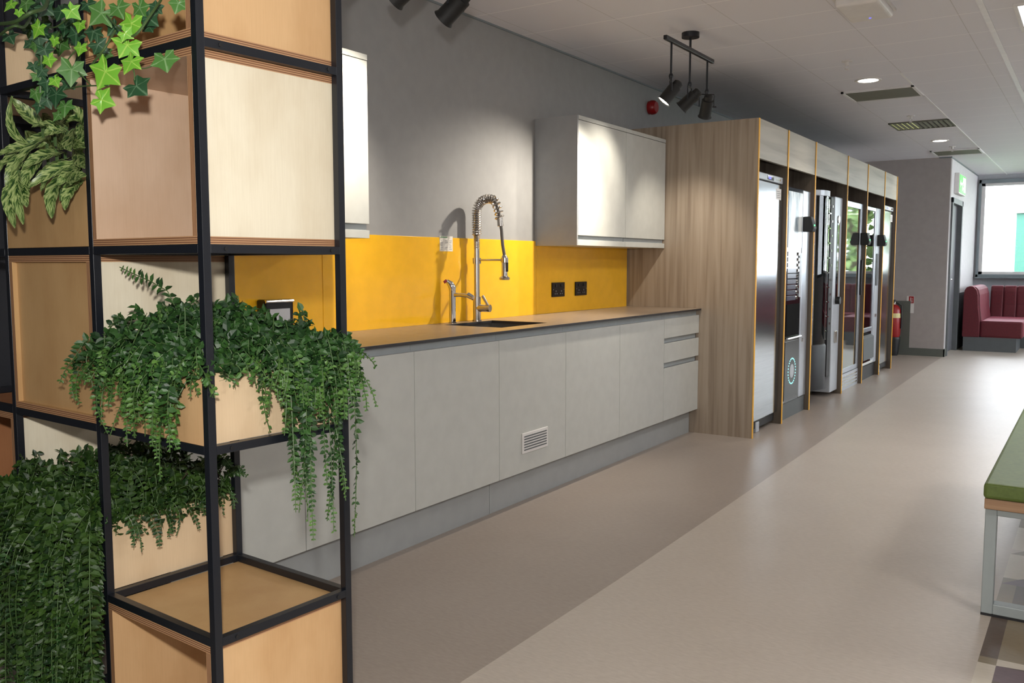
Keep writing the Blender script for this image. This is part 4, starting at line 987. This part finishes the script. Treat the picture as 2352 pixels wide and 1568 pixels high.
# --- variegated plant, column B row 3
def blade(pts, W, n=14, twist=0, cup=.35, face=None):
    """lanceolate leaf along a bezier of 3 points; returns MB with uv"""
    p0, p1, p2 = [Vector(p) for p in pts]; mb = MB(); vs = []; m_ = 4
    for k in range(n + 1):
        u = k / n; p = p0 * (1 - u) ** 2 + p1 * 2 * u * (1 - u) + p2 * u * u; t = ((p1 - p0) * (1 - u) + (p2 - p1) * u).normalized()
        sd = t.cross(face).normalized(); sd = (sd - t * sd.dot(t)).normalized(); nr = t.cross(sd)
        c, s_ = math.cos(twist * u), math.sin(twist * u); sd, nr = sd * c + nr * s_, nr * c - sd * s_
        w = W * (math.sin(PI * min(1, u * .94 + .03)) ** .75) * (1 - .25 * u)
        if u < .06: w = .004
        for j in range(m_ + 1):
            q = (j / m_ - .5) * 2; vs.append(p + sd * q * w * .5 - nr * (abs(q) - .5) * cup * w * .5 + nr * .0015 * math.sin(k * 2.1 + j))
    fs = [(k * (m_ + 1) + j, k * (m_ + 1) + j + 1, (k + 1) * (m_ + 1) + j + 1, (k + 1) * (m_ + 1) + j) for k in range(n) for j in range(m_)]
    mb.add(vs, fs); i = 0
    for k in range(n):
        for j in range(m_): mb.uv[i] = [(j / m_, k / n), ((j + 1) / m_, k / n), ((j + 1) / m_, (k + 1) / n), (j / m_, (k + 1) / n)]; i += 1
    return mb
za = LV[3] + .15
ag = T('variegated_plant', 'variegated green and cream long-leaved plant drooping in the second column of the shelving', 'plant', RL(-.60, .14, za - .02), RR, local=True)
ao = Vector((-.60, .14, za - .02))
blades = [((-0.637, 0.02, 1.536), (-0.604, -0.07, 1.501), (-0.607, -0.10, 1.422), 0.034), ((-0.590, -0.09, 1.437), (-0.585, -0.11, 1.409), (-0.535, -0.11, 1.310), 0.040), ((-0.631, -0.09, 1.413), (-0.617, -0.11, 1.378), (-0.577, -0.11, 1.303), 0.040), ((-0.521, 0.02, 1.464), (-0.511, -0.05, 1.439), (-0.547, -0.09, 1.395), 0.034), ((-0.526, 0.00, 1.440), (-0.499, -0.07, 1.407), (-0.461, -0.08, 1.323), 0.049), ((-0.463, 0.00, 1.421), (-0.452, -0.05, 1.395), (-0.440, -0.06, 1.341), 0.043), ((-0.646, -0.04, 1.507), (-0.710, -0.07, 1.532), (-0.695, -0.05, 1.624), 0.026), ((-0.697, 0.02, 1.560), (-0.726, 0.00, 1.587), (-0.741, -0.03, 1.626), 0.040), ((-0.559, 0.05, 1.533), (-0.511, 0.02, 1.569), (-0.562, 0.00, 1.594), 0.057), ((-0.505, 0.00, 1.535), (-0.442, -0.05, 1.499), (-0.399, -0.06, 1.471), 0.046), ((-0.620, 0.04, 1.555), (-0.641, 0.00, 1.565), (-0.648, -0.03, 1.547), 0.037), ((-0.637, 0.00, 1.511), (-0.674, -0.06, 1.503), (-0.694, -0.09, 1.479), 0.037), ((-0.691, -0.02, 1.509), (-0.676, -0.08, 1.479), (-0.676, -0.10, 1.432), 0.034), ((-0.591, 0.00, 1.495), (-0.447, -0.04, 1.499), (-0.359, -0.05, 1.476), 0.034), ((-0.533, 0.03, 1.550), (-0.452, 0.00, 1.505), (-0.480, 0.00, 1.478), 0.034), ((-0.519, -0.03, 1.396), (-0.414, -0.06, 1.416), (-0.360, -0.05, 1.415), 0.037), ((-0.609, -0.06, 1.436), (-0.573, -0.10, 1.387), (-0.534, -0.10, 1.350), 0.037), ((-0.590, 0.02, 1.488), (-0.561, -0.05, 1.484), (-0.597, -0.08, 1.439), 0.043), ((-0.588, 0.04, 1.480), (-0.552, -0.02, 1.461), (-0.578, -0.06, 1.424), 0.040), ((-0.635, 0.00, 1.490), (-0.574, -0.07, 1.458), (-0.591, -0.09, 1.388), 0.040), ((-0.711, 0.05, 1.555), (-0.676, 0.00, 1.525), (-0.704, -0.04, 1.496), 0.037), ((-0.566, 0.03, 1.498), (-0.480, 0.00, 1.458), (-0.440, -0.01, 1.440), 0.037), ((-0.682, 0.12, 1.593), (-0.657, 0.10, 1.556), (-0.648, 0.10, 1.511), 0.049), ((-0.820, 0.14, 1.643), (-0.766, 0.10, 1.588), (-0.749, 0.10, 1.530), 0.057), ((-0.942, 0.14, 1.633), (-0.839, 0.10, 1.572), (-0.772, 0.10, 1.521), 0.049), ((-1.005, 0.12, 1.589), (-0.890, 0.10, 1.542), (-0.774, 0.10, 1.499), 0.043), ((-0.519, 0.02, 1.458), (-0.453, -0.04, 1.423), (-0.475, -0.06, 1.399), 0.037), ((-0.659, -0.04, 1.488), (-0.617, -0.09, 1.460), (-0.634, -0.10, 1.399), 0.037), ((-0.574, 0.02, 1.539), (-0.555, -0.02, 1.543), (-0.589, -0.03, 1.524), 0.034), ((-0.572, 0.00, 1.465), (-0.535, -0.05, 1.427), (-0.528, -0.07, 1.386), 0.037)]
rnd = random.Random(4)
for b0, b1, b2, W in blades:
    mb = blade([Vector(b0) - ao, Vector(b1) - ao, Vector(b2) - ao], W, twist=rnd.uniform(-.4, .4), face=Vector((.6 + rnd.uniform(-.4, .4), -1, .5 + rnd.uniform(-.4, .5))))
    ag.part('leaf', mb, M['aglo'], smooth=True)
for b0, b1, b2, W in blades:
    p = Vector(b0) - ao; ag.part('stem', MB().tube([p + Vector((0, 0, -.03)), p], .004, 6), M['stem'])
# --- ivy
def ivy_leaf(size, rnd, cup=.12):
    out = [(0, -.04), (.12, -.28), (.40, -.34), (.38, -.04), (.62, .20), (.30, .34), (.0, .76), (-.30, .34), (-.62, .20), (-.38, -.04), (-.40, -.34), (-.12, -.28)]
    mb = MB(); vs = [(0, .08, .0)]
    for i, (x, y) in enumerate(out):
        x *= rnd.uniform(.9, 1.1); y *= rnd.uniform(.9, 1.1); r = math.hypot(x, y); vs.append((x, y, -cup * r * r + rnd.uniform(-.03, .03)))
    n = len(out)
    vs = [(x * size, y * size, z * size) for x, y, z in vs]
    mid = [tuple((Vector(vs[0]) * .45 + Vector(v) * .55) + Vector((0, 0, (.03 if i % 2 else -.015) * size))) for i, v in enumerate(vs[1:])]
    vs2 = vs + mid
    fs = []
    for i in range(n):
        j = (i + 1) % n; fs.append((0, 1 + n + i, 1 + n + j)); fs.append((1 + n + i, 1 + i, 1 + j, 1 + n + j))
    mb.add(vs2, fs)
    # v = angular distance from a lobe's midrib (veins run at v = 0), grows towards the sinuses
    lobe = {0: 0, 2: 0, 4: 0, 6: 0, 8: 0, 10: 0}
    for fi, f in enumerate(mb.f):
        uvs = []
        for vi in f:
            k = (vi - 1) % n if vi else 0; odd = (k % 2 == 1) if vi else False
            q = vs2[vi]; uvs.append((q[0] / size + 5 + size * 90, 1.0 if odd else 0.0))
        mb.uv[fi] = uvs
    return mb
Zt = LV[4] + .13
iv = T('ivy_plant', 'bright green lobed ivy trailing across the top left of the shelving', 'plant', RL(-1.08, .15, Zt), RR, local=True)
io = Vector((-1.08, .15, Zt))
rnd = random.Random(31)
def put_leaf(p, s, mat, nrm, spin):
    """p rack-local; nrm direction the leaf faces"""
    z = Vector(nrm).normalized(); x = Vector((math.cos(spin), 0, math.sin(spin))); x = (x - z * x.dot(z)).normalized(); y = z.cross(x)
    mt = Matrix((x, y, z)).transposed(); mb = ivy_leaf(s, rnd); mb.v = [tuple(mt @ Vector(v) + Vector(p) - io) for v in mb.v]; mb.open = True
    return iv.part('leaf', mb, mat, smooth=True)
b_, m_, d_ = M['ivyb'], M['ivym'], M['ivyd']
NR = (.75, -1.0, .15)
# (x, y, z, size, mat, spin) in rack-local metres ; y<0 is in front of the frame
IV = [(-0.440, -0.10, 1.736, 0.040, b_, 0.2), (-0.301, -0.10, 1.749, 0.034, b_, 2.2), (-0.339, -0.06, 1.736, 0.030, b_, 0.5), (-0.263, -0.05, 1.750, 0.055, m_, 0.1), (-0.117, -0.07, 1.702, 0.049, b_, 0.8), (-0.133, -0.07, 1.662, 0.052, b_, 0.3), (-0.103, -0.08, 1.623, 0.045, b_, 0.6), (-0.184, -0.09, 1.614, 0.064, b_, 0.2), (-0.324, -0.09, 1.636, 0.055, m_, 1.0), (-0.097, -0.08, 1.574, 0.053, d_, 2.9), (-0.039, -0.05, 1.625, 0.048, m_, 1.9), (-0.214, -0.09, 1.558, 0.046, b_, 3.1), (-0.404, -0.10, 1.664, 0.030, b_, 1.4), (-0.414, -0.08, 1.710, 0.023, b_, 0.4), (-0.301, -0.08, 1.678, 0.030, b_, 0.9), (-0.436, -0.07, 1.600, 0.046, d_, 1.2), (-0.310, -0.04, 1.693, 0.041, d_, 2.5), (-0.562, -0.10, 1.807, 0.032, b_, 0.3), (-0.530, -0.10, 1.784, 0.021, b_, 1.3), (-0.125, -0.03, 1.720, 0.039, d_, 2.7), (-0.045, -0.01, 1.741, 0.036, m_, 0.9), (-0.435, -0.02, 1.739, 0.041, d_, 1.2), (-0.582, -0.02, 1.822, 0.043, d_, 2.4), (-0.623, -0.04, 1.834, 0.039, m_, 1.7), (-0.563, 0.02, 1.782, 0.037, d_, 0.6), (-0.359, -0.02, 1.732, 0.039, d_, 1.1), (-0.268, -0.02, 1.727, 0.036, d_, 0.3), (-0.222, -0.04, 1.756, 0.043, m_, 2.1), (-0.173, -0.02, 1.752, 0.041, m_, 1.6), (-0.363, -0.03, 1.789, 0.036, d_, 2.0), (-0.141, 0.00, 1.751, 0.032, d_, 0.4), (-0.439, -0.05, 1.576, 0.039, m_, 1.5), (-0.415, -0.05, 1.622, 0.034, d_, 0.7), (-0.422, -0.08, 1.625, 0.027, b_, 2.0), (-0.134, -0.02, 1.706, 0.027, d_, 0.2), (-0.317, -0.02, 1.680, 0.036, m_, 1.3), (-0.450, -0.06, 1.555, 0.030, m_, 0.4), (-0.112, -0.09, 1.676, 0.030, b_, 2.6), (-0.697, -0.05, 1.768, 0.036, d_, 2.2), (-0.805, 0.05, 1.783, 0.030, d_, 0.2)]
for x, y, z, s, mt, sp in IV: put_leaf((x, y, z), s, mt, (NR[0] + rnd.uniform(-.35, .35), NR[1] + rnd.uniform(-.25, .25), NR[2] + rnd.uniform(-.35, .5)), PI + sp * .55 - .6)
# dangling dark column of small leaves
DK = [(-0.488, -.07, 1.728), (-0.510, -.07, 1.717), (-0.478, -.07, 1.701), (-0.508, -.07, 1.692), (-0.497, -.07, 1.678), (-0.523, -.07, 1.670), (-0.491, -.07, 1.656), (-0.508, -.07, 1.647), (-0.485, -.07, 1.632), (-0.506, -.07, 1.622), (-0.520, -.07, 1.610), (-0.501, -.07, 1.594), (-0.519, -.07, 1.582)]
for k, (x, y, z) in enumerate(DK):
    put_leaf((x, y + rnd.uniform(-.015, .015), z), rnd.uniform(.028, .036), (d_, m_, d_)[k % 3], (NR[0] + rnd.uniform(-.5, .5), -1, rnd.uniform(-.2, .5)), PI + rnd.uniform(-.6, .6))
# mound on the planter and back leaves
for k in range(48):
    put_leaf((rnd.uniform(-1.2, -.50), rnd.uniform(-.04, .34), 1.80 + rnd.uniform(-.02, .12)), rnd.uniform(.038, .056), (d_, d_, m_, d_)[k % 4], (rnd.uniform(.2, 1), -1, rnd.uniform(0, 1.2)), rnd.uniform(0, 6.28))
mb = MB()
rnd = random.Random(8)
for k in range(260):
    L = rnd.uniform(.016, .026); p = Vector((rnd.uniform(-1.25, -.46), rnd.uniform(.02, .34), 1.79 + rnd.uniform(-.03, .09))) - io
    d = Vector((rnd.uniform(-1, 1), rnd.uniform(-1, 1), rnd.uniform(-.3, 1))).normalized(); q = Vector((.6, -1, .4)).normalized(); q = (q - d * q.dot(d)).normalized()
    P, F = leaf_pts(p, d, q, L, L * .8); mb.add(P, F)
mb.open = True
o = iv.part('undergrowth', mb, M['ferndk']); o['kind'] = 'stuff'
def vine(pts, r=.0022):
    P = [Vector(p) - io for p in pts]; Q = []
    for i in range(len(P) - 1):
        a = P[max(0, i - 1)]; b = P[i]; c = P[i + 1]; d = P[min(len(P) - 1, i + 2)]
        for k in range(6):
            u = k / 6; Q.append(.5 * ((2 * b) + (c - a) * u + (2 * a - 5 * b + 4 * c - d) * u * u + (3 * b - a - 3 * c + d) * u ** 3))
    Q.append(P[-1]); iv.part('vine', MB().tube(Q, r, 6), M['stem'], smooth=True)
vine([(-0.625, -0.10, 1.772), (-0.527, -0.11, 1.759), (-0.475, -0.10, 1.772), (-0.498, -0.06, 1.794), (-0.559, -0.02, 1.832)], 0.0042)
vine([(-0.628, -0.10, 1.748), (-0.539, -0.11, 1.751), (-0.552, -0.08, 1.758), (-0.626, -0.03, 1.802)], 0.003)
vine([(-0.587, -0.02, 1.768), (-0.494, -0.07, 1.705), (-0.504, -0.07, 1.648), (-0.515, -0.07, 1.577)], 0.003)
vine([(-0.108, -0.01, 1.756), (-0.083, -0.05, 1.713), (-0.090, -0.08, 1.670), (-0.217, -0.05, 1.687)], 0.0026)
vine([(-0.198, -0.06, 1.699), (-0.188, -0.09, 1.657), (-0.243, -0.09, 1.630)], 0.0024)
vine([(-0.376, -0.08, 1.598), (-0.282, -0.09, 1.592), (-0.178, -0.09, 1.581)], 0.0016)
vine([(-0.297, -0.09, 1.623), (-0.250, -0.09, 1.591)], 0.0014)
vine([(-0.111, -0.08, 1.614), (-0.099, -0.08, 1.600), (-0.098, -0.08, 1.583)], 0.0014)
vine([(-0.112, -0.07, 1.609), (-0.082, -0.06, 1.609), (-0.051, -0.05, 1.620)], 0.001)
vine([(-0.492, -0.06, 1.752), (-0.426, -0.07, 1.740), (-0.382, -0.07, 1.749), (-0.351, -0.08, 1.760)], 0.0016)
vine([(-0.248, -0.05, 1.740), (-0.171, -0.07, 1.700), (-0.106, -0.08, 1.673)], 0.0018)
vine([(-0.412, -0.08, 1.630), (-0.341, -0.08, 1.667), (-0.294, -0.07, 1.690)], 0.0014)
# ================================================================ OUTSIDE
t = T('office_building', 'white clad building with a teal panel seen through the far window', 'building', (3, 26, -.3))
t.part('white_wall', B((-8, 25.5, -.3), (1.17, 30, 2.45)), M['bwhite']); t.part('teal_panel', B((1.17, 25.45, -.3), (1.95, 30, 2.44)), M['teal'], label='teal wall panel'); t.part('coping', B((-8, 25.35, 2.45), (1.95, 30, 2.53)), M['bgrey'])
g = obj('lawn', B((-30, 15.8, -.35), (40, 60, -.3)), M['grass']); tag(g, 'green lawn outside the far window wall', 'lawn')
rnd = random.Random(77)
for i, (x, y, h, lb) in enumerate(((4.2, 24, 5.2, 'leafy tree outside, nearest the teal panel'), (9.8, 25.5, 5.6, 'leafy tree outside, middle of the row'), (13.2, 24, 5.0, 'leafy tree outside, third from the building'), (16.8, 26, 5.8, 'leafy tree outside, farthest from the building'))):
    t = T('garden_tree', lb, 'tree', (x, y, -.3), group='trees outside the windows')
    mb = MB().tube([(x, y, -.3), (x + .05, y, h * .4), (x, y, h * .75)], [.16, .12, .05], 10); mb.tube([(x, y, h * .35), (x + .7, y, h * .6)], [.07, .03], 8); mb.tube([(x, y, h * .4), (x - .7, y + .2, h * .62)], [.07, .03], 8)
    t.part('trunk', mb, M['bark'])
    mb = MB()
    for k in range(1500):
        a = Vector((rnd.gauss(0, 1), rnd.gauss(0, 1), rnd.gauss(0, 1))).normalized() * rnd.uniform(.55, 1) ** .5
        p = Vector((x, y, h * .52)) + Vector((a.x * 1.5, a.y * 1.3, a.z * h * .42)); d = Vector((rnd.uniform(-1, 1), rnd.uniform(-1, 1), rnd.uniform(-1, .5))).normalized(); q = a.normalized(); q = q - d * q.dot(d)
        if q.length < .1: continue
        P, F = leaf_pts(p, d, q.normalized(), .26, .17); mb.add(P, F)
    mb.open = True; t.part('crown', mb, M['treeleaf'])
